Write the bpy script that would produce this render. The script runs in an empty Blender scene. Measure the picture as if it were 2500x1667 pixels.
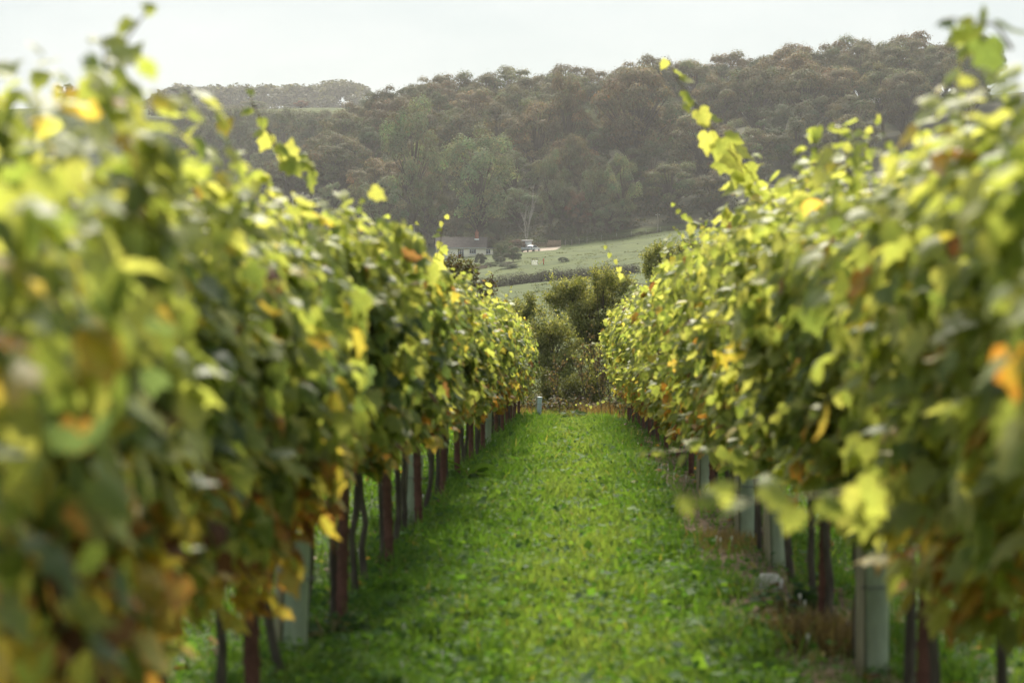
import bpy, math
import numpy as np
from mathutils import Vector, Matrix, Euler

# ------------------------------------------------------------------ camera, world, sun, exposure
scn = bpy.context.scene
COL = scn.collection
F_PX = 5903.0                       # 85 mm lens on 36 mm, in photo pixels (2500 wide)
CAM_Z = 1.349
cam_data = bpy.data.cameras.new('camera')
cam = bpy.data.objects.new('camera', cam_data)
COL.objects.link(cam)
cam.location = (0, 0, CAM_Z)
cam.rotation_euler = (math.radians(90 - 2.265), 0, math.radians(1.368))
cam_data.lens = 85.0
cam_data.sensor_width = 36.0
cam_data.sensor_fit = 'HORIZONTAL'
cam_data.clip_start = 0.05
cam_data.clip_end = 6000
cam_data.dof.use_dof = True
cam_data.dof.focus_distance = 100.0
cam_data.dof.aperture_fstop = 3.7
cam_data.dof.aperture_blades = 0
scn.camera = cam

SUN_AZ, SUN_EL = math.radians(-2), math.radians(43)   # azimuth measured from +Y towards +X
world = bpy.data.worlds.new('World')
scn.world = world
world.use_nodes = True
wn, wl = world.node_tree.nodes, world.node_tree.links
wn.clear()
w_out = wn.new('ShaderNodeOutputWorld')
w_bg = wn.new('ShaderNodeBackground')
w_sky = wn.new('ShaderNodeTexSky')
w_sky.sky_type = 'NISHITA'
w_sky.sun_disc = False
w_sky.sun_elevation = SUN_EL
w_sky.sun_rotation = SUN_AZ
w_sky.air_density = 1.0
w_sky.dust_density = 2.5
w_sky.ozone_density = 1.0
w_tc = wn.new('ShaderNodeTexCoord')
w_map = wn.new('ShaderNodeMapping')
w_map.inputs['Scale'].default_value = (1.0, 1.0, 3.5)
w_noise = wn.new('ShaderNodeTexNoise')
w_noise.inputs['Scale'].default_value = 5.0
w_noise.inputs['Detail'].default_value = 5.0
w_noise.inputs['Roughness'].default_value = 0.55
w_ramp = wn.new('ShaderNodeValToRGB')
w_ramp.color_ramp.elements[0].position = 0.40
w_ramp.color_ramp.elements[0].color = (2.62, 3.05, 3.2, 1)
w_ramp.color_ramp.elements[1].position = 0.66
w_ramp.color_ramp.elements[1].color = (3.2, 3.5, 3.6, 1)
w_mix = wn.new('ShaderNodeMixRGB')
w_mix.inputs[0].default_value = 0.92           # thin even cloud veil over the whole sky
wl.new(w_tc.outputs['Generated'], w_map.inputs['Vector'])
wl.new(w_map.outputs[0], w_noise.inputs['Vector'])
wl.new(w_noise.outputs['Fac'], w_ramp.inputs[0])
wl.new(w_sky.outputs[0], w_mix.inputs[1])
wl.new(w_ramp.outputs[0], w_mix.inputs[2])
wl.new(w_mix.outputs[0], w_bg.inputs['Color'])
w_bg.inputs['Strength'].default_value = 0.10
wl.new(w_bg.outputs[0], w_out.inputs['Surface'])

sun_data = bpy.data.lights.new('sun', 'SUN')
sun_data.energy = 4.9
sun_data.angle = math.radians(22.0)
sun_data.color = (1.0, 0.93, 0.80)
sun = bpy.data.objects.new('sun', sun_data)
COL.objects.link(sun)
sdir = Vector((math.sin(SUN_AZ) * math.cos(SUN_EL), math.cos(SUN_AZ) * math.cos(SUN_EL), math.sin(SUN_EL)))
sun.rotation_euler = sdir.to_track_quat('Z', 'Y').to_euler()
sun.location = (-20, 40, 60)

vs = scn.view_settings
vs.view_transform = 'Standard'
vs.look = 'None'
vs.exposure = 1.14
vs.gamma = 1.0
vs.use_curve_mapping = False
cy = scn.cycles
cy.use_denoising = True
cy.max_bounces = 8
cy.diffuse_bounces = 6
cy.glossy_bounces = 2
cy.transmission_bounces = 7
cy.transparent_max_bounces = 8
cy.volume_bounces = 0
cy.use_adaptive_sampling = True
cy.adaptive_threshold = 0.02
cy.sample_clamp_indirect = 4.0
cy.caustics_reflective = False
cy.caustics_refractive = False

RNG = np.random.default_rng(7)

# ------------------------------------------------------------------ helpers
CAM_M = Euler(cam.rotation_euler).to_matrix()
C_R, C_U, C_F = [np.array(CAM_M.col[i]) for i in range(3)]
C_F = -C_F

def at(px, py, Y):
    """world point seen at photo pixel (px, py) at world distance Y in front of the camera"""
    d = C_F + C_R * (px - 1250) / F_PX + C_U * (833.5 - py) / F_PX
    return np.array((0, 0, CAM_Z)) + d * (Y / d[1])

def proj(p):
    v = np.asarray(p, float) - np.array((0, 0, CAM_Z))
    z = v @ C_F
    return 1250 + F_PX * (v @ C_R) / z, 833.5 - F_PX * (v @ C_U) / z

PROF_Y = np.array([-60, 0, 10, 20, 30, 40, 50, 60, 90, 150, 220, 300, 430, 520, 590, 612, 650, 700, 750, 800, 900, 1000, 1200, 1600, 2000, 3000], float)
PROF_Z = np.array([1.2, 0, -.333, -.725, -1.177, -1.689, -2.26, -3.0, -5.0, -7.4, -8.2, -7.3, -5.2, -2.2, .9, 3, 11, 23, 34, 40, 48, 58, 66, 88, 95, 95], float)
_yy = np.arange(-60, 3000, 1.0)
_zz = np.interp(_yy, PROF_Y, PROF_Z)
_k = np.exp(-0.5 * (np.arange(-24, 25) / 8.0) ** 2); _k /= _k.sum()
_zs = np.convolve(np.pad(_zz, 24, mode='edge'), _k, 'valid')
_w = np.clip((_yy - 90) / 60, 0, 1)
_zz = _zz * (1 - _w) + _zs * _w
TILT_Y = np.array([50, 150, 300, 430, 750, 900, 1000], float)
TILT_V = np.array([0, .03, .08, .11, .09, .05, 0], float)

def hgt(x, y):
    x = np.asarray(x, float); y = np.asarray(y, float)
    z = np.interp(y, _yy, _zz) + np.interp(y, TILT_Y, TILT_V) * np.clip(x, -250, 300)
    sm = lambda a, b, t: (lambda q: q * q * (3 - 2 * q))(np.clip((t - a) / (b - a), 0, 1))
    z = z - 21 * sm(-55, -105, x) * sm(670, 760, y) * (1 - sm(945, 990, y))
    far = np.clip((y - 120) / 200, 0, 1)
    z = z + far * (0.35 * np.sin(x * .11 + y * .05) + .25 * np.sin(x * .05 - y * .13 + 1))
    near = np.clip(1 - (y - 40) / 30, 0, 1)
    z = z + near * (.012 * np.sin(x * 3.1 + y * 1.3) + .012 * np.sin(x * 5.3 - y * 2.1) - .03 * np.exp(-((np.abs(x - .06) - .55) / .16) ** 2))
    return z

def mk_mesh(name, V, F, mat=None, col=None, smooth=False):
    V = np.asarray(V, np.float32).reshape(-1, 3); F = np.asarray(F, np.int32)
    me = bpy.data.meshes.new(name)
    n, (m, k) = len(V), F.shape
    me.vertices.add(n); me.vertices.foreach_set('co', V.ravel())
    me.loops.add(m * k); me.loops.foreach_set('vertex_index', F.ravel())
    me.polygons.add(m); me.polygons.foreach_set('loop_start', np.arange(0, m * k, k, dtype=np.int32))
    if smooth:
        me.polygons.foreach_set('use_smooth', np.ones(m, bool))
    if col is not None:
        a = me.attributes.new('Col', 'FLOAT_COLOR', 'POINT')
        c = np.ones((n, 4), np.float32); c[:, :3] = col
        a.data.foreach_set('color', c.ravel())
    me.update(calc_edges=True)
    if mat: me.materials.append(mat)
    return me

def obj(name, me, parent=None, loc=(0, 0, 0), kind=None):
    o = bpy.data.objects.new(name, me)
    COL.objects.link(o)
    o.location = loc
    if parent is not None: o.parent = parent
    if kind: o['kind'] = kind
    return o

def tag(o, label, cat, group=None):
    o['label'] = label; o['category'] = cat
    if group: o['group'] = group
    return o

def thing(name, label, cat, loc, group=None, rz=0.0):
    o = bpy.data.objects.new(name, None)
    COL.objects.link(o)
    o.empty_display_size = .1
    o.location = loc; o.rotation_euler = (0, 0, rz)
    return tag(o, label, cat, group)

class MB:
    """collects triangles"""
    def __init__(self): self.V, self.F, self.n = [], [], 0
    def add(self, V, F):
        V = np.asarray(V, float).reshape(-1, 3); F = np.asarray(F, int)
        if F.shape[1] == 4: F = np.vstack([F[:, [0, 1, 2]], F[:, [0, 2, 3]]])
        self.V.append(V); self.F.append(F + self.n); self.n += len(V); return self
    def box(self, x0, x1, y0, y1, z0, z1):
        V = [(x, y, z) for z in (z0, z1) for y in (y0, y1) for x in (x0, x1)]
        return self.add(V, [(0, 2, 3, 1), (4, 5, 7, 6), (0, 1, 5, 4), (2, 6, 7, 3), (0, 4, 6, 2), (1, 3, 7, 5)])
    def tube(self, P, R, sides=6, cap=True):
        P = np.asarray(P, float); n = len(P)
        R = np.broadcast_to(np.asarray(R, float), (n,))
        D = np.gradient(P, axis=0); D /= np.linalg.norm(D, axis=1)[:, None] + 1e-9
        ref = np.array((0.31, 0.87, 0.1)) if abs(D[0][2]) > .6 else np.array((0, 0, 1.0))
        A = np.cross(D, ref); A /= np.linalg.norm(A, axis=1)[:, None] + 1e-9
        B = np.cross(D, A)
        t = np.arange(sides) * 2 * np.pi / sides
        V = P[:, None] + R[:, None, None] * (A[:, None] * np.cos(t)[None, :, None] + B[:, None] * np.sin(t)[None, :, None])
        i = np.arange(n - 1)[:, None] * sides; j = np.arange(sides)[None]; j2 = (j + 1) % sides
        F = np.stack([i + j, i + j2, i + sides + j2, i + sides + j], -1).reshape(-1, 4)
        self.add(V.reshape(-1, 3), F)
        if cap:
            self.add(V[-1], [(0, q, q + 1) for q in range(1, sides - 1)])
            self.add(V[0], [(0, q + 1, q) for q in range(1, sides - 1)])
        return self
    def mesh(self, name, mat, col=None, smooth=False):
        return mk_mesh(name, np.vstack(self.V), np.vstack(self.F), mat, col, smooth)
    def build(self, name, mat, parent=None, loc=(0, 0, 0), smooth=False, kind=None):
        return obj(name, self.mesh(name, mat, None, smooth), parent, loc, kind)

def segs_tubes(S, sides=4):
    """S rows: p0(3) p1(3) r0 r1 -> verts, tris"""
    S = np.asarray(S, float); n = len(S)
    D = S[:, 3:6] - S[:, :3]; D /= np.linalg.norm(D, axis=1)[:, None] + 1e-9
    A = np.cross(D, np.array((0.37, .21, .9))); A /= np.linalg.norm(A, axis=1)[:, None] + 1e-9
    B = np.cross(D, A)
    t = np.arange(sides) * 2 * np.pi / sides
    ring = A[:, None] * np.cos(t)[None, :, None] + B[:, None] * np.sin(t)[None, :, None]
    V = np.concatenate([S[:, None, :3] + ring * S[:, 6, None, None], S[:, None, 3:6] + ring * S[:, 7, None, None]], 1)
    j = np.arange(sides); j2 = (j + 1) % sides
    q = np.stack([j, j2, sides + j2, sides + j], -1)
    T = np.vstack([q[:, [0, 1, 2]], q[:, [0, 2, 3]]])
    F = (T[None] + (np.arange(n) * 2 * sides)[:, None, None]).reshape(-1, 3)
    return V.reshape(-1, 3), F

def unit(a):
    return a / (np.linalg.norm(a, axis=-1, keepdims=True) + 1e-9)

def cards(P, N, T, S, tmplV, tmplF):
    """place a template (x across, y along tip dir, z normal) at P with normal N, tip direction T, size S"""
    T = unit(T - N * np.sum(T * N, -1, keepdims=True)); X = np.cross(T, N)
    L = tmplV[None]; S = np.asarray(S)
    if S.ndim == 1: S = np.stack([S, S, S], -1)
    V = P[:, None] + X[:, None] * (L[..., 0:1] * S[:, None, 0:1]) + T[:, None] * (L[..., 1:2] * S[:, None, 1:2]) + N[:, None] * (L[..., 2:3] * S[:, None, 2:3])
    F = tmplF[None] + (np.arange(len(P)) * len(tmplV))[:, None, None]
    return V.reshape(-1, 3), F.reshape(-1, 3)

def rvec(rng, n): return unit(rng.normal(size=(n, 3)))

ONES = ['', 'first', 'second', 'third', 'fourth', 'fifth', 'sixth', 'seventh', 'eighth', 'ninth', 'tenth', 'eleventh', 'twelfth', 'thirteenth', 'fourteenth', 'fifteenth', 'sixteenth', 'seventeenth', 'eighteenth', 'nineteenth']
def nth(n):
    if n < 20: return ONES[n]
    t, o = divmod(n, 10)
    if o == 0: return ['twentieth', 'thirtieth', 'fortieth', 'fiftieth', 'sixtieth'][t - 2]
    return ['twenty', 'thirty', 'forty', 'fifty', 'sixty'][t - 2] + '-' + ONES[o]

# ------------------------------------------------------------------ materials
def new_mat(name):
    m = bpy.data.materials.new(name); m.use_nodes = True
    nt = m.node_tree; nt.nodes.clear()
    out = nt.nodes.new('ShaderNodeOutputMaterial')
    return m, nt, out

def simple(name, c, rough=.8, noise=0.25, scale=8.0, spec=.3, bump=0.0, metallic=0.0, stretch=(1, 1, 1)):
    m, nt, out = new_mat(name)
    b = nt.nodes.new('ShaderNodeBsdfPrincipled')
    b.inputs['Roughness'].default_value = rough
    b.inputs['Specular IOR Level'].default_value = spec
    b.inputs['Metallic'].default_value = metallic
    tc = nt.nodes.new('ShaderNodeTexCoord'); mp = nt.nodes.new('ShaderNodeMapping')
    mp.inputs['Scale'].default_value = stretch
    nz = nt.nodes.new('ShaderNodeTexNoise'); nz.inputs['Scale'].default_value = scale; nz.inputs['Detail'].default_value = 6
    nt.links.new(tc.outputs['Object'], mp.inputs[0]); nt.links.new(mp.outputs[0], nz.inputs['Vector'])
    r = nt.nodes.new('ShaderNodeValToRGB')
    r.color_ramp.elements[0].position = .3; r.color_ramp.elements[1].position = .7
    r.color_ramp.elements[0].color = tuple(max(0, v * (1 - noise)) for v in c) + (1,)
    r.color_ramp.elements[1].color = tuple(min(1, v * (1 + noise)) for v in c) + (1,)
    nt.links.new(nz.outputs['Fac'], r.inputs[0]); nt.links.new(r.outputs[0], b.inputs['Base Color'])
    if bump:
        bp = nt.nodes.new('ShaderNodeBump'); bp.inputs['Strength'].default_value = bump; bp.inputs['Distance'].default_value = .02
        nt.links.new(nz.outputs['Fac'], bp.inputs['Height']); nt.links.new(bp.outputs[0], b.inputs['Normal'])
    nt.links.new(b.outputs[0], out.inputs['Surface'])
    return m

def leaf_mat(name, transl=.4, rough=.4, spec=.5, tcol=(1.5, 1.55, .7), objcol=False, mottled=0.0):
    m, nt, out = new_mat(name)
    at_ = nt.nodes.new('ShaderNodeAttribute'); at_.attribute_name = 'Col'
    src = at_.outputs['Color']
    if objcol:
        oi = nt.nodes.new('ShaderNodeObjectInfo')
        mul = nt.nodes.new('ShaderNodeMixRGB'); mul.blend_type = 'MULTIPLY'; mul.inputs[0].default_value = 1
        nt.links.new(src, mul.inputs[1]); nt.links.new(oi.outputs['Color'], mul.inputs[2]); src = mul.outputs[0]
    if mottled:
        tc = nt.nodes.new('ShaderNodeTexCoord')
        nz = nt.nodes.new('ShaderNodeTexNoise'); nz.inputs['Scale'].default_value = mottled; nz.inputs['Detail'].default_value = 4
        nt.links.new(tc.outputs['Object'], nz.inputs['Vector'])
        hs = nt.nodes.new('ShaderNodeHueSaturation')
        mr = nt.nodes.new('ShaderNodeMapRange'); mr.inputs[1].default_value = .3; mr.inputs[2].default_value = .7; mr.inputs[3].default_value = .75; mr.inputs[4].default_value = 1.3
        nt.links.new(nz.outputs['Fac'], mr.inputs[0]); nt.links.new(mr.outputs[0], hs.inputs['Value']); nt.links.new(src, hs.inputs['Color']); src = hs.outputs[0]
    b = nt.nodes.new('ShaderNodeBsdfPrincipled')
    b.inputs['Roughness'].default_value = rough; b.inputs['Specular IOR Level'].default_value = spec
    nt.links.new(src, b.inputs['Base Color'])
    t = nt.nodes.new('ShaderNodeBsdfTranslucent')
    mc = nt.nodes.new('ShaderNodeMixRGB'); mc.blend_type = 'MULTIPLY'; mc.inputs[0].default_value = 1; mc.inputs[2].default_value = tcol + (1,)
    nt.links.new(src, mc.inputs[1]); nt.links.new(mc.outputs[0], t.inputs['Color'])
    mx = nt.nodes.new('ShaderNodeMixShader'); mx.inputs[0].default_value = transl
    nt.links.new(b.outputs[0], mx.inputs[1]); nt.links.new(t.outputs[0], mx.inputs[2])
    nt.links.new(mx.outputs[0], out.inputs['Surface'])
    return m

M_VINE = leaf_mat('vine_leaf', .54, .5, .18, (1.95, 1.9, 1.0), mottled=9.0)
M_GRASS = leaf_mat('grass_blade', .42, .7, .12, (1.6, 1.6, .6))
M_TREE = leaf_mat('far_leaf', .22, .75, .12, (1.3, 1.2, .7), objcol=True)
M_HEDGE_LEAF = leaf_mat('hedge_leaf', .38, .65, .1, (1.6, 1.5, .7))
M_BARK = simple('bark', (.075, .058, .042), .9, .4, 30, .15, .6)
M_VBARK = simple('vine_bark', (.085, .070, .054), .9, .45, 40, .15, .8, stretch=(1, 1, .2))
M_SHOOT = simple('green_shoot', (.16, .12, .04), .6, .3, 20)
M_RUST = simple('rusty_steel', (.12, .052, .038), .75, .4, 25, .3, .3)
M_TUBE = simple('grow_tube_plastic', (.29, .33, .22), .55, .25, 14, .3, .1, stretch=(1, 1, .3))
M_TUBEB = simple('blue_tube_plastic', (.45, .52, .55), .5, .15, 14, .4)
M_STAKE = simple('pale_stake_wood', (.33, .29, .19), .85, .25, 30, .2, .3, stretch=(1, 1, .1))
M_PALEBARK = simple('pale_dead_wood', (.36, .33, .29), .9, .2, 3, .1)

def ground_mat():
    m, nt, out = new_mat('ground_soil_and_turf')
    N, L = nt.nodes, nt.links
    geo = N.new('ShaderNodeNewGeometry'); sep = N.new('ShaderNodeSeparateXYZ'); L.new(geo.outputs['Position'], sep.inputs[0])
    def noise(scale, detail=6, sc=(1, 1, 1)):
        mp = N.new('ShaderNodeMapping'); mp.inputs['Scale'].default_value = sc; L.new(geo.outputs['Position'], mp.inputs[0])
        n = N.new('ShaderNodeTexNoise'); n.inputs['Scale'].default_value = scale; n.inputs['Detail'].default_value = detail
        L.new(mp.outputs[0], n.inputs['Vector']); return n.outputs['Fac']
    def ramp(fac, a, b, p0=.35, p1=.65):
        r = N.new('ShaderNodeValToRGB'); r.color_ramp.elements[0].position = p0; r.color_ramp.elements[1].position = p1
        r.color_ramp.elements[0].color = a + (1,); r.color_ramp.elements[1].color = b + (1,); L.new(fac, r.inputs[0]); return r.outputs[0]
    def mix(f, a, b):
        x = N.new('ShaderNodeMixRGB'); L.new(f, x.inputs[0]); L.new(a, x.inputs[1]); L.new(b, x.inputs[2]); return x.outputs[0]
    def math_(op, a, b=None, c=None):
        x = N.new('ShaderNodeMath'); x.operation = op
        for i, v in enumerate((a, b, c)):
            if v is None: continue
            if isinstance(v, (int, float)): x.inputs[i].default_value = v
            else: L.new(v, x.inputs[i])
        return x.outputs[0]
    turf = ramp(noise(3.0), (.03, .055, .012), (.07, .10, .022))
    soil = ramp(noise(9.0), (.075, .05, .032), (.19, .135, .09))
    def band(c, w):
        d = math_('ABSOLUTE', math_('SUBTRACT', sep.outputs['X'], c))
        d = math_('ADD', d, math_('MULTIPLY', math_('SUBTRACT', noise(2.2), .5), .5))
        x = N.new('ShaderNodeMapRange'); x.inputs[1].default_value = w; x.inputs[2].default_value = w * .55; L.new(d, x.inputs[0]); return x.outputs[0]
    strip = math_('MAXIMUM', band(1.06, .46), math_('MULTIPLY', band(-1.08, .26), .6))
    ycut = N.new('ShaderNodeMapRange'); ycut.inputs[1].default_value = 52; ycut.inputs[2].default_value = 48; L.new(sep.outputs['Y'], ycut.inputs[0])
    near = mix(math_('MULTIPLY', strip, ycut.outputs[0]), turf, soil)
    fld = ramp(noise(.09, 8, (1, 2.2, 1)), (.042, .064, .013), (.066, .086, .020))
    fld2 = ramp(noise(.55, 6, (.22, 1.3, 1)), (.019, .033, .007), (.082, .102, .024), .42, .54)
    x = N.new('ShaderNodeMixRGB'); x.inputs[0].default_value = .55; L.new(fld, x.inputs[1]); L.new(fld2, x.inputs[2])
    farf = N.new('ShaderNodeMapRange'); farf.inputs[1].default_value = 60; farf.inputs[2].default_value = 120; L.new(sep.outputs['Y'], farf.inputs[0])
    far = x.outputs[0]
    wood = ramp(noise(.3), (.03, .034, .016), (.055, .055, .026))
    wf = N.new('ShaderNodeMapRange'); wf.inputs[1].default_value = 613; wf.inputs[2].default_value = 617
    L.new(math_('ADD', sep.outputs['Y'], math_('MULTIPLY', math_('SUBTRACT', noise(.2), .5), 10)), wf.inputs[0])
    wf2 = N.new('ShaderNodeMapRange'); wf2.inputs[1].default_value = 930; wf2.inputs[2].default_value = 900; L.new(sep.outputs['Y'], wf2.inputs[0])
    c = mix(farf.outputs[0], near, far)
    c = mix(math_('MULTIPLY', wf.outputs[0], wf2.outputs[0]), c, wood)
    b = N.new('ShaderNodeBsdfPrincipled'); b.inputs['Roughness'].default_value = .95; b.inputs['Specular IOR Level'].default_value = .1
    L.new(c, b.inputs['Base Color'])
    bp = N.new('ShaderNodeBump'); bp.inputs['Strength'].default_value = .5; bp.inputs['Distance'].default_value = .25
    L.new(noise(1.3, 8, (.5, 1.2, 1)), bp.inputs['Height']); L.new(bp.outputs[0], b.inputs['Normal'])
    L.new(b.outputs[0], out.inputs['Surface'])
    return m

# ------------------------------------------------------------------ ground
gy = np.concatenate([np.arange(-50, 4, 6.0), np.arange(4, 60, .35), np.arange(60, 160, 3), np.arange(160, 700, 6), np.arange(700, 1300, 20), np.arange(1300, 2601, 60)])
gxh = np.concatenate([np.arange(0, 3, .12), np.arange(3, 8, .6), np.arange(8, 60, 4), np.arange(60, 240, 10), np.arange(240, 1500, 70)])
gx = np.concatenate([-gxh[:0:-1], gxh])
GX, GY = np.meshgrid(gx, gy)
GV = np.stack([GX, GY, hgt(GX, GY)], -1).reshape(-1, 3)
a_ = (np.arange(len(gy) - 1)[:, None] * len(gx) + np.arange(len(gx) - 1)[None]).ravel()
GF = np.stack([a_, a_ + 1, a_ + len(gx) + 1, a_ + len(gx)], -1)
M_GROUND = ground_mat()
obj('ground', mk_mesh('ground', GV, GF, M_GROUND, smooth=True), kind='structure')

# ------------------------------------------------------------------ wooded hill across the valley
DIA_V = np.array([(0, -.5, 0), (.36, -.1, .08), (0, .5, 0), (-.36, .1, .08)]); DIA_F = np.array([(0, 1, 2), (0, 2, 3)])

def crown_cloud(rng, H, R, nlobe, nleaf, leaf, kind):
    """leaf cards spread on many clumps through a crown volume; returns verts, faces, colours and branch segments"""
    cz0 = H * {'beech': .22, 'oak': .14, 'willow': .06, 'shrub': .05}[kind]
    cen, rad = [], []
    nb = max(7, nlobe // 6); zc = (H + cz0) / 2; hz = (H - cz0) / 2
    if kind == 'shrub': zc, hz = .22 * H, .78 * H
    for i in range(nb):
        ph = i * 2.4 + rng.uniform(-.4, .4)
        v = 1 - {'beech': 1.85, 'shrub': 1.05}.get(kind, 2.0) * (i + .3) / nb
        rr = math.sqrt(max(0, 1 - v * v)); k = rng.uniform(.55, .8)
        bc = np.array((R * rr * k * math.cos(ph), R * rr * k * math.sin(ph), zc + hz * v * .76 + rng.normal() * .02 * H)); br = R * rng.uniform(.34, .52)
        for q in range(nlobe // nb):
            d = rvec(rng, 1)[0]; d[2] = d[2] * .8 + .15
            cen.append(bc + d * br * rng.uniform(.45, .75)); rad.append(br * rng.uniform(.36, .62))
    nlobe = len(cen)
    cen = np.array(cen); rad = np.array(rad)
    if kind == 'shrub': rad = rad * 1.35
    w = rad ** 2; idx = rng.choice(nlobe, nleaf, p=w / w.sum())
    d = rvec(rng, nleaf); d[:, 2] = np.where(d[:, 2] < -.25, -d[:, 2] * .6, d[:, 2]); d = unit(d)
    shell = rng.uniform(.78, 1.06, nleaf) + (rng.random(nleaf) < .05) * rng.uniform(.1, .4, nleaf)
    sc = np.array((1.0, 1.0, .85)) if kind != 'willow' else np.array((.9, .9, 1.0))
    P = cen[idx] + d * (rad[idx] * shell)[:, None] * sc
    if kind == 'beech':                                        # drooping sprays
        P[:, 2] -= .12 * rad[idx] * np.sum((d[:, :2]) ** 2, -1)
    spk = rng.random(nleaf) < .12
    P[spk, 2] += rng.uniform(0, .065, spk.sum()) * H * (P[spk, 2] / H)
    ax = np.array((0, 0, (H + cz0) / 2))
    outw = unit(P - ax)
    N = unit(d * 1.6 + outw * .8 + rvec(rng, nleaf) * .45 + np.array((0, 0, .2)))
    T = unit(np.array((0, 0, -.9)) + d * .8 + rvec(rng, nleaf) * .6) if kind == 'beech' else rvec(rng, nleaf)
    S = leaf * rng.uniform(.5, 1.3, nleaf)
    S3 = np.stack([S * (.8 if kind == 'beech' else .9), S * (1.5 if kind == 'beech' else 1.2), S], -1)
    V, F = cards(P, N, T, S3, DIA_V, DIA_F)
    lob = rng.uniform(.72, 1.32, nlobe)[idx]
    b = lob * rng.uniform(.7, 1.3, nleaf)
    hue = rng.normal(size=nlobe)[idx] * .10 + rng.normal(size=nleaf) * .10
    colr = np.stack([b * (1 + hue), b * (1 - .3 * hue), b * (1 - .5 * np.abs(hue))], -1)
    if kind == 'beech':                                        # autumn colour reaches the outer upper leaves first
        turn = np.clip((P[:, 2] / H - .45) * 1.5, 0, 1) * (rng.random(nleaf) < .55)
        colr *= 1 + turn[:, None] * np.array((.42, .22, .0))
    segs = []
    top = np.array((rng.normal() * .2, rng.normal() * .2, H * .62)); r0 = .028 * H
    base = np.zeros(3)
    for q in range(4):
        p0 = base + (top - base) * q / 4; p1 = base + (top - base) * (q + 1) / 4
        segs.append((*p0, *p1, r0 * (1 - q * .2), r0 * (1 - (q + 1) * .2)))
    for i in range(nlobe):
        f = np.clip((cen[i, 2] / H - .1) * .6, .12, .6) / .62 * rng.uniform(.6, .95)
        p0 = top * f; mid = (p0 + cen[i]) / 2 + np.array((0, 0, .04 * H))
        segs.append((*p0, *mid, r0 * .3, r0 * .18)); segs.append((*mid, *cen[i], r0 * .18, r0 * .05))
    return V, F, np.repeat(colr, 4, 0), segs

class TreeProto:
    def __init__(self, seed, kind, H, R, nlobe, nleaf, leaf):
        rng = np.random.default_rng(seed)
        V, F, c, segs = crown_cloud(rng, H, R, nlobe, nleaf, leaf, kind)
        self.crown = mk_mesh('crown', V, F, M_TREE, c)
        tv, tf = segs_tubes(segs, 5)
        self.trunk = mk_mesh('trunk', tv, tf, M_BARK)
        self.H, self.R, self.kind = H, R, kind
PB = [TreeProto(10 + i, 'beech', 22, 8.0, 85, 13000, .46) for i in range(4)]
PO = [TreeProto(20 + i, 'oak', 18, 7.5, 70, 11500, .43) for i in range(3)]
PW = [TreeProto(30 + i, 'willow', 16, 7.0, 70, 12000, .38) for i in range(3)]
PS = [TreeProto(40 + i, 'shrub', 5, 3.2, 34, 4200, .28) for i in range(3)]
TREE_OBJS = []

def put_tree(name, proto, x, y, H, W, color, label, cat='tree', group=None, rz=None, sink=.3):
    z = float(hgt(x, y)) - sink
    t = thing(name, label, cat, (x, y, z), group, RNG.uniform(0, 6.28) if rz is None else rz)
    t.scale = (W / (2 * proto.R), W / (2 * proto.R), H / proto.H)
    o = obj('crown', proto.crown, t); o.color = (*color, 1)
    o = obj('trunk', proto.trunk, t)
    TREE_OBJS.append(t)
    return t

RUST = (.132, .108, .054); OLIVE = (.100, .112, .046); BRONZE = (.098, .098, .046); DEEP = (.066, .080, .034); SAGE = (.165, .190, .095); GREY = (.125, .142, .076)

def jit(c, s=.12):
    k = 1 + RNG.normal() * s
    return tuple(max(.01, v * k * (1 + RNG.normal() * s * .4)) for v in c)

def hidden(px, py_top):
    """crown tops that the vine rows hide in the photograph"""
    r = np.interp(px, [1500, 1620, 1700, 1850, 2000, 2150, 2300, 2500], [640, 520, 440, 380, 290, 240, 160, 130])
    l = np.interp(px, [0, 200, 420, 600, 780, 1000, 1100], [200, 230, 270, 400, 470, 590, 660])
    return py_top > (l if px < 1250 else r) + 25

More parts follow.
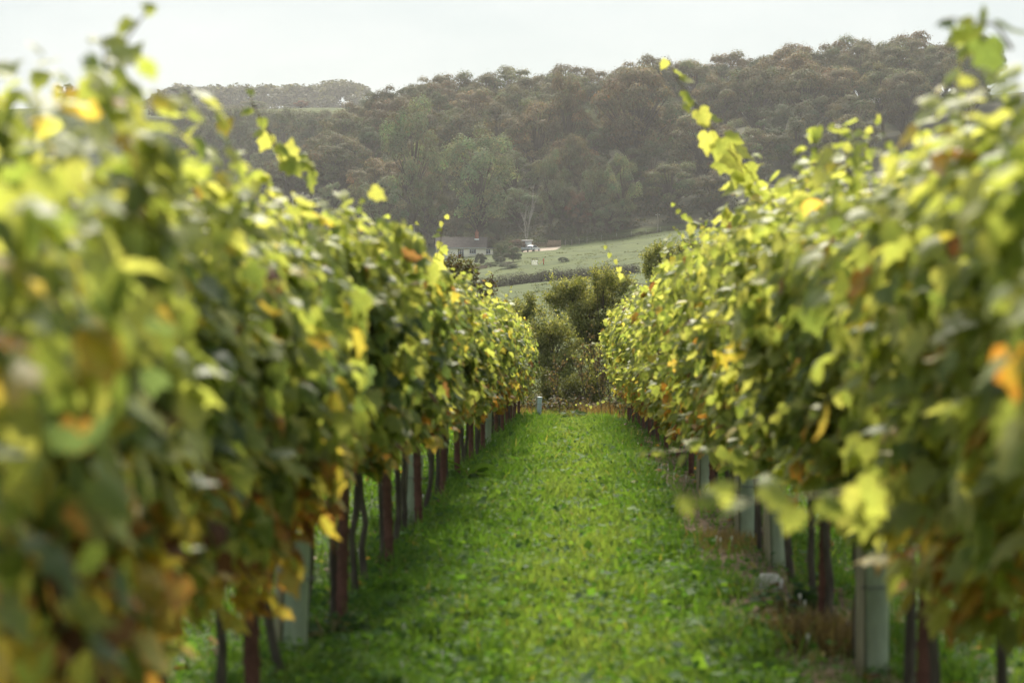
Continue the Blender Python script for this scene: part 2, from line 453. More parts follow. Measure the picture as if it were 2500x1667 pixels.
# rows of woodland trees climbing the slope, each planted on the ground where it stands
tiers = [(628, 'at the foot of the wood'), (652, 'in the lower middle of the wood'), (680, 'in the middle of the wood'), (708, 'in the upper middle of the wood'), (738, 'just below the skyline'), (770, 'on the skyline'), (806, 'behind the skyline crowns')]
cnt = {}
for ti, (Y, where) in enumerate(tiers):
    x = -92 + RNG.uniform(0, 6) + (18 if ti == 6 else 0)
    k = 0
    while x < 175:
        xx = x + RNG.normal() * 1.2; yy = Y + RNG.normal() * 5
        sky = ti >= 5
        kind = RNG.choice(['beech', 'oak', 'willow'], p=[.72, .24, .04] if ti >= 3 else ([.45, .3, .25] if ti > 0 else [.2, .4, .4]))
        H = {'beech': RNG.uniform(19, 25), 'oak': RNG.uniform(16, 21), 'willow': RNG.uniform(13, 18)}[kind]
        if ti == 0: H *= .62
        if ti == 1: H *= .85
        if ti >= 5 and xx > -40: H *= .87 if xx < 0 else .93
        if ti == 4 and xx > -40: H *= .92 if xx < 0 else 1.0
        if xx < -70: H *= .8
        W = H * RNG.uniform(.78, 1.0) * (1.2 if ti == 0 else 1)
        proto = {'beech': PB, 'oak': PO, 'willow': PW}[kind][RNG.integers(0, 3)]
        c = {'beech': [RUST, BRONZE, BRONZE, OLIVE], 'oak': [OLIVE, DEEP, BRONZE, DEEP], 'willow': [SAGE, GREY, SAGE, GREY]}[kind][RNG.integers(0, 4)]
        word = {RUST: 'rust-tinted beech', BRONZE: 'bronze-green broadleaf tree', OLIVE: 'olive-green tree', DEEP: 'dark green tree', SAGE: 'pale sage tree', GREY: 'grey-green tree'}[c]
        px, py = proj((xx, yy, float(hgt(xx, yy)) + H))
        if -50 < px < 2450 and not hidden(px, py):
            k += 1
            put_tree('woodland_tree', proto, xx, yy, H, W, jit(c), f'{word} {where}, {nth(k)} from its left end', group='trees of the hanging wood')
        x += RNG.uniform(10.5, 14.5) * (.72 if sky else 1)

# individual trees that stand out in front of the wood
def hero(px, py_top, Y, W_px, kind, color, label, name='edge_tree', i=0, cat='tree'):
    p = at(px, py_top, Y); x = float(p[0]); g = float(hgt(x, Y))
    H = max(2.0, p[2] - g); W = W_px / F_PX * Y
    proto = {'beech': PB, 'oak': PO, 'willow': PW, 'shrub': PS}[kind]; proto = proto[i % len(proto)]
    return put_tree(name, proto, x, Y, H, W, color, label, cat)
hero(1167, 310, 616, 200, 'willow', (.205, .235, .125), 'large pale sage-green willow with rounded crown behind the bungalow', 'willow_tree', 0)
hero(1008, 250, 636, 170, 'willow', SAGE, 'tall grey-green willow left of the large rounded willow', 'willow_tree', 1)
hero(924, 437, 612, 150, 'willow', (.14, .158, .085), 'low dome-shaped grey-green willow at left edge of the meadow', 'willow_tree', 2)
hero(1040, 428, 616, 92, 'oak', OLIVE, 'small olive tree between the dome-shaped and the large rounded willow', 'edge_tree', 0)
hero(1345, 372, 622, 85, 'willow', GREY, 'slim grey-green tree right of the large rounded willow', 'edge_tree', 1)
hero(1520, 378, 616, 95, 'willow', SAGE, 'pale leaning willow at the wood edge beside the utility pole', 'willow_tree', 2)
hero(1452, 400, 619, 80, 'willow', GREY, 'grey-green willow left of the pale leaning willow', 'willow_tree', 0)
hero(1412, 460, 613, 75, 'oak', (.13, .085, .05), 'reddish brown bushy tree above the meadow fence', 'edge_tree', 1)
hero(1490, 500, 612, 90, 'willow', GREY, 'low grey-green bushy tree beside the reddish brown one', 'edge_tree', 1)
hero(1400, 330, 640, 110, 'beech', BRONZE, 'bronze beech in front of the dark gap in the wood', 'beech_tree', 1)
hero(1550, 165, 668, 235, 'beech', RUST, 'broad rust-topped beech, the largest crown of the wood', 'beech_tree', 2)
hero(1385, 185, 672, 125, 'beech', RUST, 'tall orange-brown beech left of the broadest crown', 'beech_tree', 3)
hero(1200, 522, 606, 62, 'shrub', (.085, .085, .05), 'bristly round bush on the bank behind the bungalow', 'bush', 0, 'bush')
hero(1113, 535, 606, 44, 'shrub', (.085, .085, .055), 'smaller bristly bush left of the round one behind the bungalow', 'bush', 1, 'bush')

# left: hedges and trees round the upper fields
for i, (px, py, Y, w, kd, c, lb) in enumerate([
        (447, 212, 1010, 82, 'oak', DEEP, 'dark round tree alone above the far left hedge'),
        (518, 236, 1015, 68, 'oak', BRONZE, 'low bronze tree right of the dark round tree on the hedge'),
        (622, 245, 1020, 70, 'oak', GREY, 'small grey tree on the far hedge above the left vines'),
        (735, 244, 1022, 46, 'oak', (.17, .09, .05), 'little reddish tree on the far hedge near the wood'),
        (520, 292, 900, 105, 'oak', OLIVE, 'olive tree below the far hedge at the left'),
        (600, 300, 890, 110, 'oak', DEEP, 'dark green tree below the far hedge, left of the green gap'),
        (690, 268, 880, 120, 'oak', OLIVE, 'olive tree below the far hedge with light breaking through'),
        (775, 280, 850, 100, 'oak', DEEP, 'dark tree below the far hedge beside the wood'),
        (560, 345, 860, 100, 'oak', DEEP, 'deep green tree low on the left slope'),
        (650, 360, 840, 100, 'willow', GREY, 'grey-green tree low on the left slope'),
        (745, 350, 820, 110, 'oak', DEEP, 'dark tree low on the left slope beside the wood'),
        (820, 395, 700, 110, 'oak', DEEP, 'dark tree at the lower left corner of the wood'),
        (760, 420, 720, 100, 'oak', BRONZE, 'brownish tree at the lower left corner of the wood'),
        (455, 300, 880, 95, 'oak', OLIVE, 'olive tree at the far left below the hedge'),
        (480, 340, 850, 95, 'oak', DEEP, 'dark tree at the far left low on the slope'),
        (545, 300, 905, 80, 'willow', GREY, 'greyish tree tucked below the far hedge'),
        (645, 285, 915, 80, 'oak', BRONZE, 'brownish tree tucked below the far hedge'),
        (600, 395, 800, 100, 'oak', OLIVE, 'olive tree above the left vine tops'),
        (690, 400, 780, 100, 'oak', DEEP, 'dark tree above the left vine tops, nearer the wood'),
        (430, 268, 940, 85, 'oak', DEEP, 'small dark tree just under the hedge at the far left'),
        (482, 274, 945, 80, 'oak', BRONZE, 'small bronze tree just under the hedge at the far left'),
        (585, 270, 950, 90, 'oak', OLIVE, 'small olive tree just under the middle of the far hedge'),
        (728, 270, 940, 85, 'oak', OLIVE, 'small olive tree just under the right end of the far hedge'),
        (800, 272, 920, 85, 'oak', BRONZE, 'bronze tree where the far hedge meets the wood'),
        (535, 276, 952, 75, 'oak', DEEP, 'dark tree close under the hedge, left of its middle'),
        (655, 272, 948, 80, 'oak', DEEP, 'dark tree close under the hedge, right of its middle'),
        (770, 276, 935, 70, 'oak', DEEP, 'dark tree close under the hedge beside the wood'),
        (160, 205, 1050, 60, 'oak', OLIVE, 'far tree peeping over the left vine row')]):
    hero(px, py, Y, w, kd, c, lb, 'field_tree', i)

def leaf_mass(name, rng, spots, nleaf, leaf, cols, label=None, cat=None, mat=None, kind=None, droop=.3, vary=.3):
    """spots: (x, y, z, rx, ry, rz) ellipsoid mounds of leaves, one mesh in world coordinates shifted to the first spot"""
    spots = np.asarray(spots, float); o0 = spots[0, :3].copy()
    w = spots[:, 3] * (spots[:, 5] + spots[:, 4]); i = rng.choice(len(spots), nleaf, p=w / w.sum())
    d = rvec(rng, nleaf); d[:, 2] = np.abs(d[:, 2])
    P = spots[i, :3] - o0 + d * spots[i, 3:6] * rng.uniform(.6, 1.06, nleaf)[:, None]
    N = unit(d * .8 + rvec(rng, nleaf) * .7 + np.array((0, 0, .3)))
    T = unit(rvec(rng, nleaf) - np.array((0, 0, droop)))
    S = leaf * rng.uniform(.6, 1.5, nleaf)
    V, F = cards(P, N, T, np.stack([S, S * 1.3, S], -1), DIA_V, DIA_F)
    cols = np.asarray(cols); c = cols[rng.integers(0, len(cols), nleaf)] * rng.uniform(1 - vary, 1 + vary, nleaf)[:, None]
    o = obj(name, mk_mesh(name, V, F, mat or M_HEDGE_LEAF, np.repeat(c, 4, 0)), None, o0, kind)
    if label: tag(o, label, cat)
    return o

# distant ridge of trees that reads as one mass
rng = np.random.default_rng(77)
sp = []
for px in range(330, 900, 13):
    Y = rng.uniform(1560, 1640); yt = np.interp(px, [330, 420, 620, 780, 810, 850, 900], [262, 207, 210, 206, 200, 197, 215]) + rng.uniform(-5, 6)
    p = at(px, yt, Y); r = rng.uniform(5, 8); sp.append((p[0], Y, p[2] - r, r, r, r))
    for q in range(4): sp.append((p[0] + rng.normal() * 4, Y - 8 - q * 14, p[2] - r - 6 - q * 7 + rng.normal() * 2, r * 1.1, r, r))
leaf_mass('distant_woodland', rng, sp, 45000, 1.9, [(.07, .08, .035), (.05, .06, .03), (.09, .085, .04)], 'blue-grey belt of trees along the farthest ridge', 'woodland', kind='stuff')

def hedge_line(name, rng, pts, h, w, n, leaf, cols, label, top=.15):
    sp = []
    for (x0, y0), (x1, y1) in zip(pts[:-1], pts[1:]):
        L = math.hypot(x1 - x0, y1 - y0); m = max(2, int(L / (w * .45)))
        for t in np.linspace(0, 1, m, endpoint=False):
            x, y = x0 + (x1 - x0) * t, y0 + (y1 - y0) * t
            sp.append((x, y, float(hgt(x, y)) - .1, w * rng.uniform(.45, .6), w * rng.uniform(.45, .6), h * rng.uniform(1 - top, 1 + top)))
    return leaf_mass(name, rng, sp, n, leaf, cols, label, 'hedge')
rng = np.random.default_rng(5)
def gpt(px, Y): return ((px - 1391) / F_PX * Y, Y)
hedge_line('field_hedge', rng, [gpt(370, 985), gpt(560, 982), gpt(700, 980), gpt(850, 975)], 5.0, 3.4, 16000, .45, [(.075, .085, .035), (.10, .09, .045)], 'clipped hedge along the high field at the far left')
hedge_line('meadow_hedge', rng, [gpt(1080, 428), gpt(1180, 430), gpt(1300, 434), gpt(1420, 440), gpt(1560, 446)], 2.1, 2.0, 22000, .17, [(.030, .026, .022), (.024, .024, .018), (.040, .033, .027)], 'dark brown clipped hedge crossing the meadow below the bungalow', .12)
rng = np.random.default_rng(6)
sp = []
for i in range(95):
    px = rng.uniform(1080, 1480); Y = rng.uniform(603, 625); x, y = gpt(px, Y)
    sp.append((x, y, float(hgt(x, y)) - .3, rng.uniform(1.2, 3.2), rng.uniform(1, 2.5), rng.uniform(.8, 2.4)))
leaf_mass('bramble_bank', rng, sp, 26000, .26, [(.065, .085, .04), (.08, .10, .045), (.045, .055, .028)], 'tangled green bramble bank below the wood', 'undergrowth', kind='stuff')
sp = []
for i in range(420):
    px = rng.uniform(780, 1800); Y = rng.uniform(614, 790); x, y = gpt(px, Y)
    sp.append((x, y, float(hgt(x, y)) - .4, rng.uniform(2.5, 5), rng.uniform(2, 4), rng.uniform(1.5, 4.5)))
leaf_mass('woodland_undergrowth', rng, sp, 42000, .62, [(.05, .058, .028), (.04, .045, .022), (.07, .06, .03)], 'dark shrubby undergrowth between the trees of the wood', 'undergrowth', kind='stuff')
sp = []
for i in range(60):
    px = rng.uniform(1480, 1760); Y = 602 + (px - 1480) * .02 + rng.uniform(-1, 3); x, y = gpt(px, Y)
    sp.append((x, y, float(hgt(x, y)) - .2, rng.uniform(.8, 2.0), 1.0, rng.uniform(.4, 1.0)))
leaf_mass('fence_side_weeds', rng, sp, 7000, .2, [(.06, .075, .035), (.085, .085, .04)], 'rough weeds along the meadow fence', 'weeds', kind='stuff')

rng = np.random.default_rng(9); sp = []
while len(sp) < 1300:
    px = rng.uniform(1110, 1720); Y = rng.uniform(300, 600); x, y = gpt(px, Y)
    if math.sin(x * .35 + y * .11) * math.sin(x * .13 - y * .19) + rng.normal() * .35 < .05 or (px < 1370 and Y > 566): continue
    sp.append((x, y, float(hgt(x, y)) - .05, rng.uniform(.4, 1.3), rng.uniform(.3, .8), rng.uniform(.08, .26)))
leaf_mass('meadow_tussocks', rng, sp, 13000, .22, [(.07, .09, .028), (.05, .065, .022), (.11, .115, .045)], 'uneven grass tussocks across the meadow below the wood', 'grass', kind='stuff')

# ------------------------------------------------------------------ bungalow and its yard
M_WALL = simple('cream_render', (.82, .75, .58), .9, .08, 1.5)
M_ROOF = simple('brown_tile', (.080, .066, .060), .85, .3, 1.2, .2, .2)
M_WHITE = simple('white_frame', (.78, .78, .76), .5, .04, 2)
M_GLASS = simple('window_glass', (.035, .042, .048), .12, .1, 1, .6)
M_BRICK = simple('chimney_brick', (.30, .115, .07), .9, .25, 4)
M_LEAD = simple('flat_roof_felt', (.16, .155, .15), .8, .2, 2)
M_WOOD = simple('weathered_wood', (.27, .19, .13), .9, .25, 3, .15)
M_YARD = simple('gravel_yard', (.34, .275, .21), .95, .15, 2)
M_CAR = simple('white_car_paint', (.72, .73, .74), .25, .03, 1, .6)
M_TYRE = simple('tyre_rubber', (.02, .02, .02), .8, .1, 3)
M_METAL = simple('galvanised_metal', (.38, .39, .40), .45, .12, 3, .5, metallic=.4)
M_RED = simple('red_plastic', (.60, .06, .03), .5, .1, 2)
M_LAMP = simple('tail_lamp_red', (.45, .02, .02), .3, .05, 2)
M_POLE = simple('pole_wood', (.24, .21, .17), .9, .2, 3)

HY = 590.0
def hx(px): return (px - 1391) / F_PX * HY
gz = float(hgt(hx(1127), HY)) - .1
house = thing('bungalow', 'cream bungalow with brown tiled roof and red brick chimney across the valley', 'bungalow', (hx(1065), HY, gz))
Lh = hx(1186) - hx(1065); D = 8.0; WH = 2.55; RH = 2.35
w = MB(); w.box(0, Lh, 0, D, -1.5, WH)
w.add([(Lh, 0, WH), (Lh, D, WH), (Lh, D / 2, WH + RH)], [(0, 1, 2)]); w.add([(0, 0, WH), (0, D, WH), (0, D / 2, WH + RH)], [(0, 2, 1)])
w.build('wall', M_WALL, house)
roof = MB()
ov = .35
for s in (0, 1):
    y0 = -ov if s == 0 else D + ov; ys = D / 2
    zE = WH - ov * RH / (D / 2)
    a = np.array([(-ov, y0, zE), (Lh + .25, y0, zE), (Lh + .25, ys, WH + RH + .02), (-ov, ys, WH + RH + .02)])
    nrm = np.array((0, -RH if s == 0 else RH, D / 2)); nrm = nrm / np.linalg.norm(nrm) * .14
    V = np.vstack([a + nrm * .2, a + nrm]); roof.add(V, [(4, 5, 6, 7), (0, 3, 2, 1), (0, 1, 5, 4), (1, 2, 6, 5), (2, 3, 7, 6), (3, 0, 4, 7)])
roof_o = roof.build('roof', M_ROOF, house)
# tile courses standing proud of the slope
for k in range(9):
    t0 = k / 9
    z0 = WH - ov * RH / (D / 2) + t0 * (RH + ov * RH / (D / 2)); y0 = -ov + t0 * (D / 2 + ov)
    MB().box(-ov, Lh + .25, y0 - .02, y0 + .5, 0, .055).build('tile_course', M_ROOF, roof_o, (0, 0, 0))
    o = COL.objects[-1] if False else roof_o.children[-1]
    o.data.transform(Matrix.Translation((0, 0, z0 + .12)) @ Matrix.Translation((0, y0, 0)) @ Matrix.Rotation(math.atan2(RH, D / 2), 4, 'X') @ Matrix.Translation((0, -y0, 0)))
ch = MB().box(-.42, .42, -.3, .3, -1.2, 1.25).box(-.5, .5, -.38, .38, 1.25, 1.42)
cho = ch.build('chimney', M_BRICK, roof_o, (hx(1163) - hx(1065), D / 2 - .9, WH + RH))
MB().tube([(0, 0, 1.42), (0, 0, 1.95)], [.16, .13], 8).build('chimney_pot', M_BRICK, house, (hx(1163) - hx(1065), D / 2 - .9, WH + RH))
MB().box(-.55, .55, -.42, -.31, -.95, -.25).build('chimney_flashing', M_WHITE, house, (hx(1163) - hx(1065), D / 2 - .9, WH + RH))
MB().box(-.3, Lh + .2, -.42, -.30, WH - .28, WH - .16).build('gutter', M_WHITE, house)

def window(parent, x0, x1, z0, z1, panes, y=0.0, name='window'):
    f = MB(); t = .09
    f.box(x0, x1, y - .09, y + .02, z0, z0 + t).box(x0, x1, y - .09, y + .02, z1 - t, z1)
    xs = np.linspace(x0, x1, panes + 1)
    for i, x in enumerate(xs):
        a, b = (x, x + t) if i == 0 else ((x - t, x) if i == panes else (x - t / 2, x + t / 2))
        f.box(a, b, y - .085, y + .02, z0 + t, z1 - t)
    if name == 'window':
        for i in range(panes):
            if i % 2 == 1: f.box(xs[i] + t, xs[i + 1] - t, y - .08, y + .02, z0 + (z1 - z0) * .62, z0 + (z1 - z0) * .62 + t)
    fo = f.build(name, M_WHITE, parent)
    for i in range(panes):
        MB().box(xs[i] + t * .5, xs[i + 1] - t * .5, y - .04, y - .01, z0 + t * .5, z1 - t * .5).build('pane', M_GLASS, fo)
    if name == 'window':
        MB().box(x0 - .08, x1 + .08, y - .16, y - .0, z0 - .08, z0 - .003).build('sill', M_WHITE, fo)
def wx(X): return hx(1040 + X / 6.533) - hx(1065)
def wz(Y): return (at(1100, 560 + Y / 6.533, HY)[2]) - gz
window(house, wx(195), wx(280), .95, 2.1, 2)
window(house, wx(340), wx(368), 1.15, 1.75, 1)
window(house, wx(505), wx(605), .05, 2.15, 3, name='door')
window(house, wx(695), wx(800), .95, 2.15, 3)
ex0, ex1 = wx(915), wx(1100)
e = MB().box(ex0, ex1 - .5, .6, 6.0, -1.5, 2.25).build('extension_wall', M_WALL, house)
window(house, wx(920), wx(1028), .95, 2.1, 3, y=.6)
MB().box(ex0 - .2, ex1 + .15, .2, 6.3, 2.28, 2.48).build('extension_roof', M_LEAD, house)
MB().box(ex1 - .5, ex1 - .05, .75, 5.5, -1.2, 2.26).build('side_door', M_WOOD, house)

# yard
yard_pts = [gpt(1288, 592), gpt(1360, 592), gpt(1352, 600), gpt(1310, 600), gpt(1290, 597)]
yx = np.linspace(hx(1272), hx(1356), 16); yy_ = np.linspace(589, 601, 8)
YX, YY = np.meshgrid(yx, yy_)
YV = np.stack([YX + (YY - 589) * .12, YY, hgt(YX + (YY - 589) * .12, YY) + .05], -1).reshape(-1, 3)
a_ = (np.arange(7)[:, None] * 16 + np.arange(15)[None]).ravel()
obj('gravel_yard', mk_mesh('gravel_yard', YV, np.stack([a_, a_ + 1, a_ + 17, a_ + 16], -1), M_YARD), kind='structure')

# car: white hatchback seen from its rear corner
def place(px, Y): x, y = gpt(px, Y); return (x, y, float(hgt(x, y)) + .05)
car = thing('parked_car', 'white hatchback parked on the gravel yard beside the bungalow', 'car', place(1302, 590), rz=math.radians(62))
prof = [(-1.95, .35), (-1.98, .75), (-1.90, .98), (-1.55, 1.38), (-1.25, 1.47), (.15, 1.45), (.95, .98), (1.75, .86), (1.98, .65), (1.98, .32)]
def prism(prof, y0, y1, inset=None):
    n = len(prof); V = []
    for yv, s in ((y0, 1), (y1, 1)):
        for x, z in prof:
            k = (.82 if z > 1.05 else 1.0)
            V.append((x, yv * k, z))
    F = [(i, (i + 1) % n, n + (i + 1) % n, n + i) for i in range(n)]
    m = MB(); m.add(V, F)
    m.add(V, [(0, i, i + 1) for i in range(1, n - 1)]); m.add(V, [(n, n + i + 1, n + i) for i in range(1, n - 1)])
    return m
prism(prof, -.85, .85).build('body', M_CAR, car)
MB().add([(-1.915, -.60, 1.02), (-1.915, .60, 1.02), (-1.60, .58, 1.36), (-1.60, -.58, 1.36)], [(0, 1, 2, 3)]).build('rear_window', M_GLASS, car, (-.02, 0, .01))
MB().add([(.18, -.62, 1.42), (.18, .62, 1.42), (.92, .70, 1.0), (.92, -.70, 1.0)], [(0, 1, 2, 3)]).build('windscreen', M_GLASS, car, (.02, 0, .015))
for s in (-1, 1):
    MB().add([(-1.5, s * .79, 1.02), (.75, s * .80, 1.02), (.1, s * .715, 1.38), (-1.35, s * .715, 1.38)], [(0, 1, 2, 3)]).build('side_window', M_GLASS, car, (0, s * .02, 0))
    MB().box(-2.0, -1.90, s * .70 - .1, s * .70 + .1, .78, 1.0).build('tail_light', M_LAMP, car)
    for xw in (-1.25, 1.25):
        wv = MB().tube([(xw, s * .86 - .1, .31), (xw, s * .86 + .02, .31)], .31, 12).build('wheel', M_TYRE, car)
        MB().tube([(xw, s * .86 - .11, .31), (xw, s * .86 + .03, .31)], .19, 10).build('rim', M_METAL, wv)
tr = thing('trailer', 'small grey box trailer parked left of the white hatchback', 'trailer', place(1282, 588), rz=math.radians(70))
MB().box(-1.0, 1.0, -.65, .65, .42, 1.15).build('body', M_METAL, tr)
MB().box(-1.03, 1.03, -.68, .68, 1.155, 1.22).build('lid', M_LEAD, tr)
MB().tube([(1.0, 0, .45), (1.9, 0, .48)], .04, 6).build('drawbar', M_METAL, tr)
for s in (-1, 1): MB().tube([(0, s * .72 - .08, .28), (0, s * .72 + .08, .28)], .28, 12).build('wheel', M_TYRE, tr)
sh = thing('garden_shed', 'small shed with white door behind the parked car', 'shed', place(1287, 599))
MB().box(-1.2, 1.2, 0, 2.2, -.8, 2.0).build('wall', M_WOOD, sh)
MB().box(-.55, 1.1, -.06, -.004, 0, 1.95).build('door', M_WHITE, sh)
MB().add([(-1.4, -.25, 2.0), (1.4, -.25, 2.0), (1.4, 2.4, 2.3), (-1.4, 2.4, 2.3), (-1.4, -.25, 2.1), (1.4, -.25, 2.1), (1.4, 2.4, 2.4), (-1.4, 2.4, 2.4)], [(4, 5, 6, 7), (0, 3, 2, 1), (0, 1, 5, 4), (1, 2, 6, 5), (2, 3, 7, 6), (3, 0, 4, 7)]).build('roof', M_LEAD, sh)
g = place(1301, 601); gw = hx(1337) - hx(1301)
gate = thing('field_gate', 'wooden five-bar gate behind the gravel yard', 'gate', g)
for z in (.25, .5, .72, .96, 1.3): MB().box(0.08, gw - .08, -.04, .04, z - .055, z + .055).build('bar', M_WOOD, gate)
for x in (0, gw): MB().box(x - .09, x + .09, -.09, .09, -.4, 1.55).build('post', M_WOOD, gate)
MB().add([(0.1, -.06, .2), (.22, -.06, .2), (gw - .1, -.06, 1.3), (gw - .22, -.06, 1.3), ], [(0, 1, 2, 3)]).build('brace', M_WOOD, gate)
pf = thing('panel_fence', 'brown close-boarded wooden fence right of the gate', 'fence', place(1338.5, 601)); fw = hx(1369) - hx(1338)
nb = 14
for i in range(nb): MB().box(i * fw / nb + .01, (i + 1) * fw / nb - .01, -.02 - .015 * (i % 2), .015, -.2, 1.75 + RNG.uniform(-.03, .03)).build('board', M_WOOD, pf)
for x in (0, fw * .5, fw): MB().box(x - .06, x + .06, .03, .14, -.4, 1.85).build('post', M_WOOD, pf)

# meadow post-and-wire fence: each post
for i, px in enumerate([1380, 1396, 1414, 1433, 1468, 1505, 1541, 1577, 1612, 1645]):
    x, y = gpt(px, 601 + i * .3)
    o = MB().box(-.06, .06, -.06, .06, -.3, 1.35).box(-.05, .05, -.05, .05, 1.35, 1.40).build('fence_post', M_POLE, None, (x, y, float(hgt(x, y))))
    tag(o, f'pale wooden meadow fence post, {nth(i + 1)} to the right of the close-boarded fence', 'fence post', 'meadow fence posts')

def pole(px, ytop, Y, label):
    x, y = gpt(px, Y); z = float(hgt(x, y)); H = at(px, ytop, Y)[2] - z
    t = thing('utility_pole', label, 'utility pole', (x, y, z))
    MB().tube([(0, 0, -.5), (0, 0, H)], [.16, .11], 8).build('shaft', M_POLE, t)
    MB().box(-.5, .5, -.05, .05, H - .5, H - .4).build('crossarm', M_POLE, t)
    for s in (-.4, .4): MB().tube([(s, 0, H - .4), (s, 0, H - .25)], .05, 6).build('insulator', M_WHITE, t)
    return np.array((x, y, z + H - .3))
P1 = pole(1605, 521, 604, 'tall wooden utility pole at the wood edge on the right')
P2 = pole(1011, 545, 585, 'wooden utility pole left of the bungalow')
def wire(a, b, sag, label):
    t = np.linspace(0, 1, 14); P = a[None] + (b - a)[None] * t[:, None]; P[:, 2] -= sag * 4 * t * (1 - t)
    c = P[0].copy(); tag(MB().tube(P - c, .025, 4).build('overhead_wire', M_LEAD, None, c), label, 'wire')
wire(P2, np.array((hx(1075), HY + 2, gz + WH + RH - .6)), .4, 'thin overhead wire from the pole to the bungalow roof')
wire(P2, at(930, 553, 560), .6, 'thin overhead wire running left from the pole by the bungalow')

def ground_y(px, py, y0=440.0, y1=612.0):
    ys = np.arange(y0, y1, .5); xs = np.array([float(at(px, py, q)[0]) for q in ys]); gzz = hgt(xs, ys)
    pys = np.array([proj((a, b, c))[1] for a, b, c in zip(xs, ys, gzz)])
    return float(ys[np.argmin(np.abs(pys - py))])
# garden shrubs
def shrub(px, py0, py1, wpx, Y0, col, label, i=0, cat='bush', name='garden_shrub'):
    Y = min(Y0, ground_y(px, py1)); p = at(px, py0, Y); x = float(p[0]); g = float(hgt(x, Y)); H = (p[2] - g) * 1.1
    return put_tree(name, PS[i % 3], x, Y, H, 1.25 * wpx / F_PX * Y, col, label, cat, sink=.1)
shrub(1172, 619, 652, 26, 583, (.045, .05, .025), 'dark clipped cone bush in front of the bungalow', 0)
shrub(1222, 600, 640, 36, 592, (.075, .10, .045), 'rounded green shrub right of the bungalow extension', 1)
shrub(1252, 607, 640, 44, 588, (.06, .075, .035), 'broad dark green shrub left of the trailer', 2)
shrub(1223, 626, 643, 26, 584, (.075, .09, .05), 'low round clipped bush on the garden lawn', 0)
shrub(1213, 597, 608, 20, 600, (.16, .17, .05), 'yellow-green shrub behind the bungalow extension', 1)
shrub(1193, 574, 600, 52, 604, (.10, .095, .045), 'tawny shrub behind the bungalow gable', 2)
shrub(1265, 588, 612, 40, 601, (.12, .085, .06), 'reddish bare-twigged shrub above the shed', 1)
shrub(1240, 640, 655, 46, 579, (.07, .085, .04), 'low spreading shrub at the edge of the meadow', 1)
shrub(1196, 640, 652, 34, 580, (.085, .11, .045), 'light green garden plants beside the cone bush', 2)
shrub(1372, 627, 640, 26, 596, (.06, .08, .04), 'low weedy shrub at the right end of the gravel yard', 0)
o = MB().box(-1.6, 1.6, -.2, .2, -.3, .75).box(-1.65, 1.65, -.25, .25, .75, .83).build('garden_wall', M_WOOD, None, place(1172, ground_y(1172, 657))); tag(o, 'short low brick wall below the cone bush', 'wall')
fr = thing('net_frame', 'small net goal frame standing on the meadow edge', 'goal frame', place(1305, ground_y(1305, 648)))
for x in (-.65, .65): MB().tube([(x, 0, 0), (x, 0, 1.5)], .035, 6).build('upright', M_LEAD, fr)
MB().tube([(-.65, 0, 1.5), (.65, 0, 1.5)], .035, 6).build('crossbar', M_LEAD, fr)
nm = MB()
for q in np.linspace(-.6, .6, 13): nm.tube([(q, .02, .05), (q, .02, 1.0)], .012, 3, False)
for q in np.linspace(.05, 1.0, 9): nm.tube([(-.62, .02, q), (.62, .02, q)], .012, 3, False)
nm.build('net', M_METAL, fr)
sl = thing('toy_slide', 'small bright red plastic slide on the meadow edge', 'slide', place(1322, ground_y(1322, 646)))
MB().add([(-.45, -.25, .12), (-.45, .25, .12), (.35, .25, .95), (.35, -.25, .95), (-.45, -.25, .05), (-.45, .25, .05), (.35, .25, .88), (.35, -.25, .88)], [(0, 1, 2, 3), (4, 7, 6, 5), (0, 3, 7, 4), (1, 5, 6, 2)]).build('chute', M_RED, sl)
for s in (-.22, .22): MB().box(.36, .55, s - .05, s + .05, 0, 1.25).build('ladder_side', M_RED, sl)
for z in (.3, .6, .9): MB().box(.40, .50, -.17, .17, z, z + .06).build('rung', M_RED, sl)

# bare pale tree behind the bungalow
def branch_tree(rng, d0, L0, r0, levels, nch, spread, up, wig=.18, pieces=4, shrink=.68, first=.25):
    segs, tips = [], []
    def rec(p, d, L, r, lev):
        q = p
        for i in range(pieces):
            d = unit(d + rng.normal(size=3) * wig + np.array((0, 0, up)))
            q2 = q + d * L / pieces
            ra, rb = r * (1 - .6 * i / pieces), r * (1 - .6 * (i + 1) / pieces)
            segs.append((*q, *q2, ra, rb))
            if lev >= levels - 1: tips.append((*q, *q2))
            if lev < levels and (i + 1) / pieces > first:
                for _ in range(nch):
                    nd = unit(d + rvec(rng, 1)[0] * spread)
                    rec(q2, nd, L * shrink * rng.uniform(.7, 1.15), rb * .62, lev + 1)
            q = q2
    rec(np.zeros(3), unit(np.asarray(d0, float)), L0, r0, 0)
    return np.array(segs), np.array(tips)
rng = np.random.default_rng(3)
bp_ = at(1285, 570, 608); t = thing('bare_tree', 'pale leafless tree rising behind the bungalow shrubs', 'tree', (bp_[0], 608, float(hgt(bp_[0], 608))))
for k, (dx, L) in enumerate([(-.28, 9.0), (.05, 11.5), (.2, 10.0), (-.12, 8)]):
    s, _ = branch_tree(rng, (dx, 0, 1), L, .13, 2, 1, .5, .06, .08, 6, .4)
    v, f = segs_tubes(s, 4); obj('stem', mk_mesh('stem', v, f, M_PALEBARK), t)

